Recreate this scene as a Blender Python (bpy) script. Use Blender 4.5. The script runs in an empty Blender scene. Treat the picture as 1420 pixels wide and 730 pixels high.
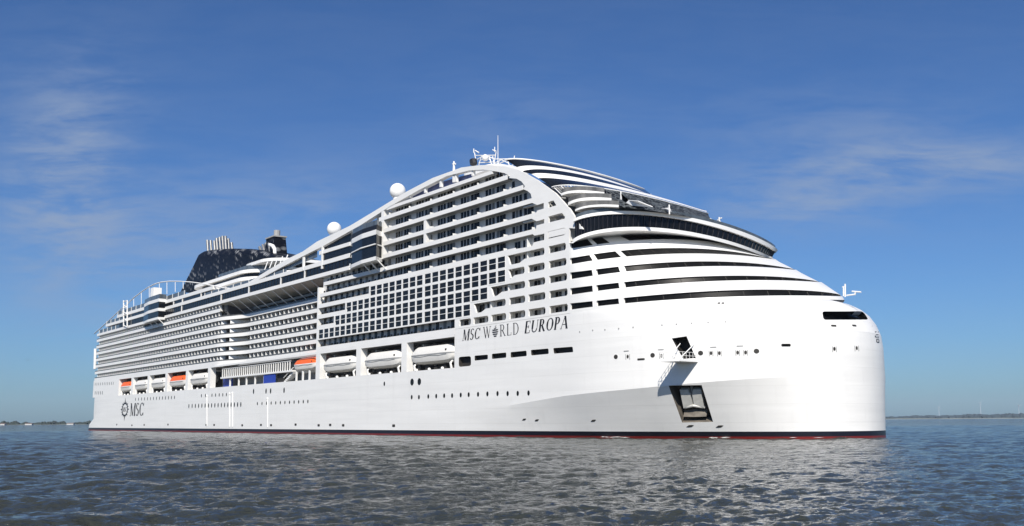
import bpy, bmesh, math, random
import numpy as np
from mathutils import Vector, Matrix
from mathutils.bvhtree import BVHTree
from mathutils.geometry import tessellate_polygon

random.seed(7)
rng = np.random.default_rng(11)
scene = bpy.context.scene
COL = scene.collection
R = math.radians

# ------------------------------------------------------------------ camera
F, PITCH, ROLL, YAW = 1353.5, 0.160055, -0.006077, 0.920661
CAM = Vector((0.0, -106.77, 3.2))
WATER_Z = 0.27
fw = Vector((-math.sin(YAW) * math.cos(PITCH), math.cos(YAW) * math.cos(PITCH), math.sin(PITCH)))
rt0 = Vector((math.cos(YAW), math.sin(YAW), 0))
up0 = rt0.cross(fw)
rt = rt0 * math.cos(ROLL) + up0 * math.sin(ROLL)
up = up0 * math.cos(ROLL) - rt0 * math.sin(ROLL)
cd = bpy.data.cameras.new('camera')
cam = bpy.data.objects.new('camera', cd)
COL.objects.link(cam)
cd.sensor_width = 36
cd.lens = 36 * F / 1420
cd.clip_start = 0.5
cd.clip_end = 60000
m = Matrix((rt, up, -fw)).transposed().to_4x4()
m.translation = CAM
cam.matrix_world = m
scene.camera = cam

# ------------------------------------------------------------------ light
SUN_EL = 42
SUN = Vector((0.53, -0.50, 0.0)).normalized() * math.cos(R(SUN_EL)) + Vector((0, 0, math.sin(R(SUN_EL))))
sd = bpy.data.lights.new('sun', 'SUN')
sd.energy = 4.6
sd.angle = R(0.53)
sd.color = (1.0, 0.945, 0.865)
sun = bpy.data.objects.new('sun', sd)
COL.objects.link(sun)
sun.rotation_euler = SUN.to_track_quat('Z', 'Y').to_euler()

world = bpy.data.worlds.new('World')
scene.world = world
world.use_nodes = True
wt = world.node_tree
wt.nodes.clear()
def wn(t, **k):
    n = wt.nodes.new(t)
    for a, b in k.items():
        setattr(n, a, b)
    return n
sky = wn('ShaderNodeTexSky', sky_type='NISHITA', sun_disc=False)
sky.sun_elevation = R(SUN_EL)
sky.sun_rotation = math.atan2(SUN.x, SUN.y)
sky.altitude = 0
sky.air_density = 1.0
sky.dust_density = 0.6
sky.ozone_density = 2.2
bg = wn('ShaderNodeBackground')
bg.inputs['Strength'].default_value = 0.08
wout = wn('ShaderNodeOutputWorld')
tc = wn('ShaderNodeTexCoord')
def wmath(op, a, b=None, c=None):
    n = wn('ShaderNodeMath', operation=op)
    for i, v in enumerate((a, b, c)):
        if v is None:
            continue
        if isinstance(v, (int, float)):
            n.inputs[i].default_value = v
        else:
            wt.links.new(v, n.inputs[i])
    return n.outputs[0]
def wdot(vec):
    n = wn('ShaderNodeVectorMath', operation='DOT_PRODUCT')
    wt.links.new(tc.outputs['Generated'], n.inputs[0])
    n.inputs[1].default_value = vec
    return n.outputs['Value']
fwd = wmath('MAXIMUM', wdot((-math.sin(YAW), math.cos(YAW), 0)), 0.05)
cu = wmath('DIVIDE', wdot((math.cos(YAW), math.sin(YAW), 0)), fwd)
cv = wmath('DIVIDE', wdot((0, 0, 1)), fwd)
cxyz = wn('ShaderNodeCombineXYZ')
wt.links.new(cu, cxyz.inputs[0]); wt.links.new(cv, cxyz.inputs[1])
def cnoise(sx, sy, rot, scale, det, rough, dist):
    mp = wn('ShaderNodeMapping')
    mp.inputs['Scale'].default_value = (sx, sy, 1)
    mp.inputs['Rotation'].default_value = (0, 0, R(rot))
    wt.links.new(cxyz.outputs[0], mp.inputs[0])
    n = wn('ShaderNodeTexNoise')
    n.inputs['Scale'].default_value = scale
    n.inputs['Detail'].default_value = det
    n.inputs['Roughness'].default_value = rough
    n.inputs['Distortion'].default_value = dist
    wt.links.new(mp.outputs[0], n.inputs['Vector'])
    return n.outputs['Fac']
def gauss(u0, v0, su, sv, amp):
    a = wmath('POWER', wmath('DIVIDE', wmath('SUBTRACT', cu, u0), su), 2.0)
    b = wmath('POWER', wmath('DIVIDE', wmath('SUBTRACT', cv, v0), sv), 2.0)
    return wmath('MULTIPLY', wmath('EXPONENT', wmath('MULTIPLY', wmath('ADD', a, b), -1.0)), amp)
mask = None
for g in ((-.47, .27, .07, .10, 1.0), (-.40, .17, .14, .07, .55), (-.22, .22, .12, .05, .45), (.45, .262, .14, .025, 1.0),
          (.30, .225, .10, .03, .8), (.36, .30, .14, .04, .35), (.0, .30, .10, .05, .25)):
    q = gauss(*g)
    mask = q if mask is None else wmath('ADD', mask, q)
mask = wmath('ADD', mask, 0.06)
nz = wmath('ADD', wmath('MULTIPLY', cnoise(1, 5.5, -9, 5.0, 8, .64, .7), .65), wmath('MULTIPLY', cnoise(1, 3.4, 12, 15, 6, .6, .4), .35))
def wramp(v, a, b):
    n = wn('ShaderNodeMapRange', interpolation_type='SMOOTHSTEP')
    n.inputs[1].default_value = a; n.inputs[2].default_value = b
    wt.links.new(v, n.inputs[0])
    return n.outputs[0]
cloud = wmath('MINIMUM', wmath('MULTIPLY', wmath('MULTIPLY', wramp(nz, .33, .66), mask), .85), .8)
hsv = wn('ShaderNodeHueSaturation')
hsv.inputs['Saturation'].default_value = 1.0
wt.links.new(sky.outputs[0], hsv.inputs['Color'])
mix = wn('ShaderNodeMix', data_type='RGBA')
wt.links.new(cloud, mix.inputs[0])
tint = wn('ShaderNodeMix', data_type='RGBA', blend_type='MULTIPLY')
tint.inputs[0].default_value = 1
wt.links.new(hsv.outputs[0], tint.inputs[6])
tint.inputs[7].default_value = (.37, .585, .90, 1)
wt.links.new(tint.outputs[2], mix.inputs[6])
mix.inputs[7].default_value = (2.9, 3.7, 5.2, 1)
wt.links.new(mix.outputs[2], bg.inputs['Color'])
wt.links.new(bg.outputs[0], wout.inputs[0])

scene.view_settings.view_transform = 'Standard'
scene.view_settings.look = 'None'
scene.view_settings.gamma = 1
scene.view_settings.use_curve_mapping = False
scene.view_settings.exposure = 0.38

# ------------------------------------------------------------------ helpers
# the ship is drawn in its own frame: frames along the hull are spaced KX metres per drawing unit
KX, X0 = 0.9446, 7.96
CAMD = Vector((-X0 / KX, CAM.y, CAM.z))
def to_world(P):
    return Vector((P[0] * KX + X0, P[1], P[2]))
def depth(P):
    return (to_world(P) - CAM).dot(fw)
def px(P):
    d = to_world(P) - CAM
    z = d.dot(fw)
    return 710 + F * d.dot(rt) / z, 365 - F * d.dot(up) / z
def rayw(x, y):
    return fw * F + rt * (x - 710) - up * (y - 365)
def ray(x, y):
    d = rayw(x, y)
    return Vector((d.x / KX, d.y, d.z))
def at(x, y, Y=0.0):
    """point of the ship's side plane (or a plane parallel to it) seen at photo pixel x, y"""
    d = ray(x, y)
    return CAMD + d * ((Y - CAM.y) / d.y)
def XZ(x, y, Y=0.0):
    p = at(x, y, Y)
    return (p.x, p.z)

def lin(c):
    return tuple((v / 12.92 if v <= .04045 else ((v + .055) / 1.055) ** 2.4) for v in c)

MATS = {}
def mat(name, color, rough=.5, metal=0.0, noise=0.0, nscale=1.0, bump=0.0, bscale=4.0, spec=None, stretch=(1, 1, 1)):
    m_ = bpy.data.materials.new(name)
    m_.use_nodes = True
    nt = m_.node_tree
    b = nt.nodes['Principled BSDF']
    b.inputs['Base Color'].default_value = (*color, 1)
    b.inputs['Roughness'].default_value = rough
    b.inputs['Metallic'].default_value = metal
    if spec is not None:
        b.inputs['Specular IOR Level'].default_value = spec
    if noise or bump:
        g = nt.nodes.new('ShaderNodeNewGeometry')
        mp = nt.nodes.new('ShaderNodeMapping')
        mp.inputs['Scale'].default_value = stretch
        nt.links.new(g.outputs['Position'], mp.inputs[0])
    if noise:
        n = nt.nodes.new('ShaderNodeTexNoise')
        n.inputs['Scale'].default_value = nscale
        n.inputs['Detail'].default_value = 5
        nt.links.new(mp.outputs[0], n.inputs['Vector'])
        r_ = nt.nodes.new('ShaderNodeMapRange')
        r_.inputs[1].default_value = .3; r_.inputs[2].default_value = .7
        r_.inputs[3].default_value = 1 - noise; r_.inputs[4].default_value = 1 + noise * .3
        nt.links.new(n.outputs['Fac'], r_.inputs[0])
        mx = nt.nodes.new('ShaderNodeMix'); mx.data_type = 'RGBA'; mx.blend_type = 'MULTIPLY'
        mx.inputs[0].default_value = 1
        mx.inputs[6].default_value = (*color, 1)
        nt.links.new(r_.outputs[0], mx.inputs[7])
        nt.links.new(mx.outputs[2], b.inputs['Base Color'])
    if bump:
        n = nt.nodes.new('ShaderNodeTexNoise')
        n.inputs['Scale'].default_value = bscale
        n.inputs['Detail'].default_value = 3
        nt.links.new(mp.outputs[0], n.inputs['Vector'])
        bp = nt.nodes.new('ShaderNodeBump')
        bp.inputs['Strength'].default_value = bump
        bp.inputs['Distance'].default_value = .1
        nt.links.new(n.outputs['Fac'], bp.inputs['Height'])
        nt.links.new(bp.outputs[0], b.inputs['Normal'])
    MATS[name] = m_
    return m_

WHITE = mat('white_paint', (.80, .79, .76), .38, noise=.05, nscale=.35, stretch=(.6, 1, 2))
WALL = mat('balcony_wall_paint', (.62, .61, .585), .55, noise=.06, nscale=.6)
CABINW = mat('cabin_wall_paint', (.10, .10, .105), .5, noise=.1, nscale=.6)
PARTITION = mat('partition_panel', (.78, .78, .76), .5)
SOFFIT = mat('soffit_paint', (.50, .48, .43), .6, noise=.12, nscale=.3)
GLASS = mat('dark_glass', (.006, .006, .006), .10, spec=.25, noise=.5, nscale=.25)
GLASSB = mat('blue_grey_glass', (.010, .012, .015), .10, spec=.22, noise=.6, nscale=.35, stretch=(1, 1, .2))
RAILDARK = mat('tinted_balcony_glass', (.10, .10, .10), .2, noise=.5, nscale=1.0, spec=.3)
TERRGLASS = mat('pale_terrace_glass', (.17, .165, .155), .25, noise=.6, nscale=.7, stretch=(1, 1, .1))
RAILGLASS = mat('rail_glass', (.10, .12, .14), .15, noise=.4, nscale=.8, stretch=(1, 1, .15))
BANDGLASS = mat('band_window_glass', (.007, .007, .007), .38, noise=.5, nscale=.2, spec=.12)
DOOR = mat('door_glass', (.008, .008, .009), .15, spec=.2)
DARK = mat('dark_interior', (.03, .027, .023), .7, noise=.4, nscale=.6)
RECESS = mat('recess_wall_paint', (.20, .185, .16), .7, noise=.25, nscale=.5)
ORANGE = mat('orange_boat_shell', (.80, .13, .02), .45, noise=.08)
BOATW = mat('white_boat_shell', (.74, .72, .67), .4, noise=.05, nscale=1.2)
BLUE = mat('blue_panel', (.02, .05, .33), .5)
BLACK = mat('lettering_black', (.008, .008, .012), .5)
STEEL = mat('stainless_pipe', (.24, .24, .235), .4, metal=.3, noise=.3, nscale=1.5)
FUNNEL = None
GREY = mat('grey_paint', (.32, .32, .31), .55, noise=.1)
POCKET = mat('anchor_pocket_paint', (.15, .13, .105), .7, noise=.45, nscale=.8)
ANCHORW = mat('anchor_paint', (.55, .54, .50), .5, noise=.15, nscale=2)
CANVAS = mat('white_canvas', (.80, .80, .80), .8)

def hull_material():
    m_ = bpy.data.materials.new('hull_paint')
    m_.use_nodes = True
    nt = m_.node_tree; L = nt.links.new
    b = nt.nodes['Principled BSDF']
    b.inputs['Roughness'].default_value = .36
    g = nt.nodes.new('ShaderNodeNewGeometry')
    sp = nt.nodes.new('ShaderNodeSeparateXYZ'); L(g.outputs['Position'], sp.inputs[0])
    mp = nt.nodes.new('ShaderNodeMapping'); mp.inputs['Scale'].default_value = (.05, .05, .9)
    L(g.outputs['Position'], mp.inputs[0])
    n = nt.nodes.new('ShaderNodeTexNoise'); n.inputs['Scale'].default_value = 1.0; n.inputs['Detail'].default_value = 6
    L(mp.outputs[0], n.inputs['Vector'])
    r1 = nt.nodes.new('ShaderNodeMapRange'); r1.inputs[1].default_value = .35; r1.inputs[2].default_value = .7
    r1.inputs[3].default_value = 1.0; r1.inputs[4].default_value = .93
    L(n.outputs['Fac'], r1.inputs[0])
    # rust and weather runs under the freeing ports
    mp2 = nt.nodes.new('ShaderNodeMapping'); mp2.inputs['Scale'].default_value = (.55, .55, .03)
    L(g.outputs['Position'], mp2.inputs[0])
    n2 = nt.nodes.new('ShaderNodeTexNoise'); n2.inputs['Scale'].default_value = 1.0; n2.inputs['Detail'].default_value = 4
    L(mp2.outputs[0], n2.inputs['Vector'])
    r2 = nt.nodes.new('ShaderNodeMapRange'); r2.inputs[1].default_value = .58; r2.inputs[2].default_value = .8
    r2.inputs[3].default_value = 1.0; r2.inputs[4].default_value = .93
    L(n2.outputs['Fac'], r2.inputs[0])
    mu = nt.nodes.new('ShaderNodeMath'); mu.operation = 'MULTIPLY'
    L(r1.outputs[0], mu.inputs[0]); L(r2.outputs[0], mu.inputs[1])
    wh = nt.nodes.new('ShaderNodeMix'); wh.data_type = 'RGBA'; wh.blend_type = 'MULTIPLY'; wh.inputs[0].default_value = 1
    wh.inputs[6].default_value = (.80, .79, .76, 1); L(mu.outputs[0], wh.inputs[7])
    def step(z):
        q = nt.nodes.new('ShaderNodeMath'); q.operation = 'GREATER_THAN'
        L(sp.outputs[2], q.inputs[0]); q.inputs[1].default_value = z
        return q.outputs[0]
    a = nt.nodes.new('ShaderNodeMix'); a.data_type = 'RGBA'
    a.inputs[6].default_value = (.17, .012, .010, 1); a.inputs[7].default_value = (.009, .009, .016, 1)
    L(step(.62), a.inputs[0])
    c = nt.nodes.new('ShaderNodeMix'); c.data_type = 'RGBA'
    L(step(1.36), c.inputs[0]); L(a.outputs[2], c.inputs[6]); L(wh.outputs[2], c.inputs[7])
    L(c.outputs[2], b.inputs['Base Color'])
    # shallow plating between the frames
    bk = nt.nodes.new('ShaderNodeTexNoise'); bk.inputs['Scale'].default_value = .22; bk.inputs['Detail'].default_value = 2
    L(g.outputs['Position'], bk.inputs['Vector'])
    wv = nt.nodes.new('ShaderNodeTexWave'); wv.bands_direction = 'Z'; wv.inputs['Scale'].default_value = .12
    wv.inputs['Distortion'].default_value = 0
    L(g.outputs['Position'], wv.inputs['Vector'])
    pw = nt.nodes.new('ShaderNodeMath'); pw.operation = 'POWER'; L(wv.outputs['Fac'], pw.inputs[0]); pw.inputs[1].default_value = 60
    ad = nt.nodes.new('ShaderNodeMath'); ad.operation = 'MULTIPLY_ADD'
    L(pw.outputs[0], ad.inputs[0]); ad.inputs[1].default_value = .0; L(bk.outputs['Fac'], ad.inputs[2])
    cb = nt.nodes.new('ShaderNodeCombineXYZ')
    sm = nt.nodes.new('ShaderNodeMath'); sm.operation = 'MULTIPLY_ADD'; L(sp.outputs[1], sm.inputs[0]); sm.inputs[1].default_value = .8; L(sp.outputs[0], sm.inputs[2])
    L(sm.outputs[0], cb.inputs[0]); L(sp.outputs[2], cb.inputs[1])
    br = nt.nodes.new('ShaderNodeTexBrick'); br.inputs['Scale'].default_value = 1
    br.inputs['Brick Width'].default_value = 11; br.inputs['Row Height'].default_value = 2.7; br.inputs['Mortar Size'].default_value = .05
    br.inputs['Color1'].default_value = (1, 1, 1, 1); br.inputs['Color2'].default_value = (.965, .965, .965, 1); br.inputs['Mortar'].default_value = (.86, .86, .85, 1)
    L(cb.outputs[0], br.inputs['Vector'])
    w2 = nt.nodes.new('ShaderNodeMix'); w2.data_type = 'RGBA'; w2.blend_type = 'MULTIPLY'; w2.inputs[0].default_value = .5
    L(wh.outputs[2], w2.inputs[6]); L(br.outputs['Color'], w2.inputs[7]); L(w2.outputs[2], c.inputs[7])
    bp = nt.nodes.new('ShaderNodeBump'); bp.inputs['Strength'].default_value = .2; bp.inputs['Distance'].default_value = .16
    L(ad.outputs[0], bp.inputs['Height']); L(bp.outputs[0], b.inputs['Normal'])
    return m_
HULLM = hull_material()

def funnel_material():
    m_ = bpy.data.materials.new('funnel_lattice')
    m_.use_nodes = True
    nt = m_.node_tree; L = nt.links.new
    b = nt.nodes['Principled BSDF']; b.inputs['Roughness'].default_value = .45; b.inputs['Specular IOR Level'].default_value = .1
    g = nt.nodes.new('ShaderNodeNewGeometry')
    mp = nt.nodes.new('ShaderNodeMapping'); mp.inputs['Rotation'].default_value = (0, R(-14), 0); mp.inputs['Scale'].default_value = (.85, .3, .5)
    L(g.outputs['Position'], mp.inputs[0])
    v = nt.nodes.new('ShaderNodeTexVoronoi'); v.inputs['Scale'].default_value = 1.0; v.inputs['Randomness'].default_value = .35
    L(mp.outputs[0], v.inputs['Vector'])
    n = nt.nodes.new('ShaderNodeTexNoise'); n.inputs['Scale'].default_value = .13; n.inputs['Detail'].default_value = 4; L(g.outputs['Position'], n.inputs['Vector'])
    r1 = nt.nodes.new('ShaderNodeMapRange'); r1.inputs[1].default_value = .42; r1.inputs[2].default_value = .25; L(v.outputs['Distance'], r1.inputs[0])
    r2 = nt.nodes.new('ShaderNodeMapRange'); r2.inputs[1].default_value = .44; r2.inputs[2].default_value = .64; L(n.outputs['Fac'], r2.inputs[0])
    r = nt.nodes.new('ShaderNodeMath'); r.operation = 'MULTIPLY'; L(r1.outputs[0], r.inputs[0]); L(r2.outputs[0], r.inputs[1])
    c = nt.nodes.new('ShaderNodeMix'); c.data_type = 'RGBA'; L(r.outputs[0], c.inputs[0])
    c.inputs[6].default_value = (.005, .006, .010, 1); c.inputs[7].default_value = (.26, .265, .27, 1)
    L(c.outputs[2], b.inputs['Base Color'])
    return m_
FUNNEL = funnel_material()

def tag(o, label=None, cat=None, group=None, kind=None):
    if label: o['label'] = label
    if cat: o['category'] = cat
    if group: o['group'] = group
    if kind: o['kind'] = kind
    return o
def empty(name, loc=(0, 0, 0)):
    o = bpy.data.objects.new(name, None)
    o.location = loc
    COL.objects.link(o)
    return o

class MB:
    def __init__(s):
        s.v = []; s.f = []
    def add(s, vs, fs):
        k = len(s.v)
        s.v += [tuple(p) for p in vs]
        s.f += [tuple(i + k for i in f) for f in fs]
        return s
    def box(s, x0, x1, y0, y1, z0, z1):
        return s.add([(x0, y0, z0), (x1, y0, z0), (x1, y1, z0), (x0, y1, z0), (x0, y0, z1), (x1, y0, z1), (x1, y1, z1), (x0, y1, z1)],
                     [(3, 2, 1, 0), (4, 5, 6, 7), (0, 1, 5, 4), (1, 2, 6, 5), (2, 3, 7, 6), (3, 0, 4, 7)])
    def prism(s, poly, y0, y1, holes=()):
        """polygon in X,Z extruded from y0 to y1, with holes"""
        loops = [list(poly)] + [list(h) for h in holes]
        tris = tessellate_polygon([[Vector((a, b, 0)) for a, b in lp] for lp in loops])
        flat = [p for lp in loops for p in lp]
        n = len(flat)
        vs = [(a, y0, b) for a, b in flat] + [(a, y1, b) for a, b in flat]
        fs = []
        for t in tris:
            fs.append(tuple(t)); fs.append(tuple(i + n for i in reversed(t)))
        k = 0
        for lp in loops:
            c = len(lp)
            for i in range(c):
                j = (i + 1) % c
                fs.append((k + i, k + j, k + j + n, k + i + n))
            k += c
        return s.add(vs, fs)
    def plan(s, poly, z0, z1):
        """polygon in X,Y extruded from z0 to z1"""
        n = len(poly)
        vs = [(a, b, z0) for a, b in poly] + [(a, b, z1) for a, b in poly]
        fs = [tuple(range(n - 1, -1, -1)), tuple(range(n, 2 * n))] + [(i, (i + 1) % n, (i + 1) % n + n, i + n) for i in range(n)]
        return s.add(vs, fs)
    def strip(s, A, B):
        n = len(A)
        return s.add(list(A) + list(B), [(i, i + 1, n + i + 1, n + i) for i in range(n - 1)])
    def loft(s, rings, closed=True, caps=False):
        n = len(rings[0]); vs = [p for r in rings for p in r]; fs = []
        for k in range(len(rings) - 1):
            for i in range(n if closed else n - 1):
                j = (i + 1) % n
                fs.append((k * n + i, k * n + j, (k + 1) * n + j, (k + 1) * n + i))
        if caps:
            fs.append(tuple(range(n - 1, -1, -1))); fs.append(tuple(range((len(rings) - 1) * n, len(rings) * n)))
        return s.add(vs, fs)
    def tube(s, pts, r, n=8, r2=None):
        pts = [Vector(p) for p in pts]
        rings = []
        for i, p in enumerate(pts):
            d = (pts[min(i + 1, len(pts) - 1)] - pts[max(i - 1, 0)]).normalized()
            a = d.cross(Vector((0, 0, 1)) if abs(d.z) < .9 else Vector((1, 0, 0))).normalized()
            b = d.cross(a)
            rr = r if r2 is None else r + (r2 - r) * i / (len(pts) - 1)
            rings.append([p + (a * math.cos(t) + b * math.sin(t)) * rr for t in [2 * math.pi * k / n for k in range(n)]])
        return s.loft(rings, True, True)
    def sphere(s, c, r, nu=20, nv=12, sz=1.0):
        rings = []
        for k in range(nv + 1):
            t = -math.pi / 2 + math.pi * k / nv
            rr = max(r * math.cos(t), r * .002)
            rings.append([(c[0] + rr * math.cos(u), c[1] + rr * math.sin(u), c[2] + r * sz * math.sin(t)) for u in [2 * math.pi * i / nu for i in range(nu)]])
        return s.loft(rings, True, True)
    def centre(s):
        a = np.array(s.v); return a.mean(0)
    def build(s, name, material, parent=None, smooth=None, kind=None):
        me = bpy.data.meshes.new(name)
        me.from_pydata(s.v, [], s.f)
        bm = bmesh.new(); bm.from_mesh(me)
        bmesh.ops.recalc_face_normals(bm, faces=bm.faces)
        bm.to_mesh(me); bm.free()
        me.materials.append(material)
        if smooth:
            for p in me.polygons: p.use_smooth = True
            me.set_sharp_from_angle(angle=R(smooth))
        o = bpy.data.objects.new(name, me)
        COL.objects.link(o)
        if parent: o.parent = parent
        if kind: o['kind'] = kind
        return o

def many(name, pieces, material, parent, limit=98):
    """the nearest pieces as parts of their own, the rest as one part of kind stuff"""
    pieces = sorted(pieces, key=lambda b: float(np.linalg.norm(b.centre() - np.array(CAMD))))
    for b in pieces[:limit]:
        b.build(name, material, parent)
    if len(pieces) > limit:
        r_ = MB()
        for b in pieces[limit:]:
            r_.add(b.v, b.f)
        r_.build(name, material, parent, kind='stuff')

# ------------------------------------------------------------------ water
def build_water():
    h = CAM.z - WATER_Z
    ang = np.concatenate([np.linspace(-180, -75, 16)[:-1], np.linspace(-75, -32, 60)[:-1], np.linspace(-32, 32, 720), np.linspace(32, 75, 60)[1:], np.linspace(75, 180, 16)[1:]])
    rad = [1.0, 6.0, 12.0, 17.0]
    r_ = 20.0
    while r_ < 420:
        rad.append(r_); r_ *= 1.004
    while r_ < 15000:
        rad.append(r_); r_ *= 1.06
    rad = np.array(rad)
    A = np.radians(ang) + math.atan2(math.cos(YAW), -math.sin(YAW)) * 0
    base = math.atan2(math.cos(YAW), -math.sin(YAW))
    A = base - np.radians(ang)
    rr, aa = np.meshgrid(rad, A, indexing='ij')
    X = CAM.x + rr * np.cos(aa); Y = CAM.y + rr * np.sin(aa)
    Z = np.zeros_like(X)
    drad = np.gradient(rad)[:, None]
    dang = np.abs(np.gradient(A))[None, :] * rr
    sp = np.maximum(drad, dang)
    n = 130
    lam = np.exp(rng.uniform(math.log(.4), math.log(14), n))
    wind = base + math.radians(20)
    for L_ in lam:
        th = wind + rng.normal(0, .62)
        k = 2 * math.pi / L_
        amp = .0053 * L_ ** .5 * rng.uniform(.5, 1.4)
        if .7 < L_ < 3.2: amp *= 1.25
        ph = rng.uniform(0, 6.28)
        fade = np.clip((L_ / sp - 2.2) / 2.0, 0, 1)
        w = np.sin(k * (X * math.cos(th) + Y * math.sin(th)) + ph)
        Z += amp * fade * (w + .28 * (2 * w * w - 1))
    # patches of stronger ripple
    pt = .5 + .28 * np.sin(X * .031 + 1.3 * np.sin(Y * .023)) + .28 * np.sin(Y * .041 + X * .012 + 1)
    Z *= .72 + .55 * pt
    Z += WATER_Z
    nr, na = X.shape
    vs = np.stack([X, Y, Z], -1).reshape(-1, 3)
    i = np.arange(nr - 1)[:, None]; j = np.arange(na - 1)[None, :]
    q = np.stack([i * na + j, i * na + j + 1, (i + 1) * na + j + 1, (i + 1) * na + j], -1).reshape(-1, 4)
    me = bpy.data.meshes.new('water')
    me.vertices.add(len(vs)); me.vertices.foreach_set('co', vs.astype(np.float32).ravel())
    me.loops.add(q.size); me.loops.foreach_set('vertex_index', q.astype(np.int32).ravel())
    me.polygons.add(len(q)); me.polygons.foreach_set('loop_start', np.arange(0, q.size, 4, dtype=np.int32))
    me.polygons.foreach_set('use_smooth', np.ones(len(q), dtype=bool))
    me.update(); me.validate()
    bm = bmesh.new(); bm.from_mesh(me)
    bmesh.ops.recalc_face_normals(bm, faces=bm.faces)
    if sum(f.normal.z for f in list(bm.faces)[:200]) < 0:
        bmesh.ops.reverse_faces(bm, faces=bm.faces)
    bm.to_mesh(me); bm.free()
    m_ = bpy.data.materials.new('sea_water')
    m_.use_nodes = True
    nt = m_.node_tree; Lk = nt.links.new
    b = nt.nodes['Principled BSDF']
    b.inputs['Base Color'].default_value = (.034, .037, .029, 1)
    b.inputs['Roughness'].default_value = .05
    b.inputs['IOR'].default_value = 1.333
    g = nt.nodes.new('ShaderNodeNewGeometry')
    def nz_(scale, det, stretch):
        mp = nt.nodes.new('ShaderNodeMapping'); mp.inputs['Scale'].default_value = stretch
        mp.inputs['Rotation'].default_value = (0, 0, -base)
        Lk(g.outputs['Position'], mp.inputs[0])
        n_ = nt.nodes.new('ShaderNodeTexNoise'); n_.inputs['Scale'].default_value = scale; n_.inputs['Detail'].default_value = det
        n_.inputs['Roughness'].default_value = .55
        Lk(mp.outputs[0], n_.inputs['Vector'])
        return n_.outputs['Fac']
    a1 = nz_(4.2, 5, (1.0, .6, 1)); a2 = nz_(.9, 4, (1.0, .5, 1))
    s_ = nt.nodes.new('ShaderNodeMath'); s_.operation = 'MULTIPLY_ADD'
    Lk(a2, s_.inputs[0]); s_.inputs[1].default_value = 2.2; Lk(a1, s_.inputs[2])
    bp = nt.nodes.new('ShaderNodeBump'); bp.inputs['Strength'].default_value = 1.0; bp.inputs['Distance'].default_value = .22
    Lk(s_.outputs[0], bp.inputs['Height']); Lk(bp.outputs[0], b.inputs['Normal'])
    me.materials.append(m_)
    o = bpy.data.objects.new('water', me); COL.objects.link(o)
    tag(o, kind='structure')
build_water()

# ------------------------------------------------------------------ the ship
ship = empty('cruise_ship', (-277, 25.5, 0))
tag(ship, 'huge white cruise ship with long rows of balconies, a black funnel and a rounded bow', 'cruise ship')
SHIP = ship
PARENT_FIX = []
B = 25.5
STERN, XS = -457.0, -140.0

class Curve:
    """a level line round the bow: half superellipse in plan from XS on the starboard side to port; its height follows the sheer"""
    def __init__(s, poly, xend, xs=XS, b=B, n=72, deg=4, a_fix=None, y0=.3):
        s.xs, s.b, s.yc = xs, b, B
        px_, py_ = zip(*poly)
        def yat(x):
            if x <= px_[0]:
                return py_[0] + (x - px_[0]) * (py_[1] - py_[0]) / (px_[1] - px_[0])
            if x >= px_[-1]:
                return py_[-1] + (x - px_[-1]) * min(2.5, (py_[-1] - py_[-2]) / (px_[-1] - px_[-2]))
            return float(np.interp(x, px_, py_))
        ph = np.linspace(0, 2.95, 50)
        def zs(a, b=b, yc=B):
            out, ox = [], []
            z = 25.
            for t in ph:
                P = [xs + a * math.sin(t), yc - b * math.cos(t)]
                for _ in range(7):
                    x, y = px((P[0], P[1], z))
                    dep = depth((P[0], P[1], z))
                    z += (y - yat(min(x, xend))) * dep / F
                out.append(z); ox.append(x)
            k = int(np.argmax(ox))
            return np.polyfit(ph[:k + 1], out[:k + 1], deg), float(ph[k]), max(ox)
        lo, hi = 4., 110.
        for _ in range(26):
            a = .5 * (lo + hi)
            mx = zs(a)[2] if a_fix is None else zs(a_fix, a, y0 + a)[2]
            if mx > xend: hi = a
            else: lo = a
        if a_fix is None:
            s.a = a
            s.c, s.ts, _ = zs(a)
        else:
            s.a, s.b, s.yc = a_fix, a, y0 + a
            s.c, s.ts, _ = zs(a_fix, a, s.yc)
    def __call__(s, t, inset=0.0, dz=0.0):
        z = float(np.polyval(s.c, min(t, s.ts)))
        return Vector((s.xs + (s.a - inset) * math.sin(t), s.yc - (s.b - inset) * math.cos(t), z + dz))
    def pts(s, t0=0.0, t1=math.pi, n=72, inset=0.0, dz=0.0):
        return [s(t0 + (t1 - t0) * i / n, inset, dz) for i in range(n + 1)]
    def t_of(s, x):
        lo, hi = 0., min(s.ts, 2.6)
        for _ in range(30):
            q = .5 * (lo + hi)
            if px(s(q))[0] < x: lo = q
            else: hi = q
        return .5 * (lo + hi)

D_bot = [(789, 430), (822, 425.7), (858, 421.5), (924, 416.5), (960, 413.5), (1000, 412), (1040, 411), (1100, 410), (1168, 411)]
D_top = [(789, 421.5), (822, 417.5), (858, 413.5), (924, 408), (960, 405.5), (1040, 401.6), (1100, 401.6), (1140, 404.5), (1165, 409)]
C_bot = [(789, 409), (822, 405), (858, 400), (924, 393), (1040, 388.4), (1100, 389.4), (1139, 391.5)]
C_top = [(789, 400.5), (822, 396), (858, 391.5), (924, 386.4), (1000, 382.5), (1040, 382), (1100, 385), (1136, 391)]
B_bot = [(789, 387.5), (822, 383), (860, 377.3), (924, 371.5), (980, 369.6), (1040, 369.2), (1104, 374.4)]
B_top = [(789, 378.5), (822, 374), (860, 369.4), (924, 364), (980, 362.6), (1040, 364), (1100, 373)]
A_bot = [(789, 367), (822, 361.6), (861, 356.4), (940, 351.6), (1000, 352), (1060, 358), (1074, 360)]
A_top = [(789, 358.7), (822, 352.4), (861, 348), (900, 345), (940, 343.6), (1000, 346.6), (1062, 357)]
T_bot = [(789, 345), (822, 340), (845, 337.6), (873, 333.8), (900, 332), (940, 331.5), (1000, 337), (1050, 348)]
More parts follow.
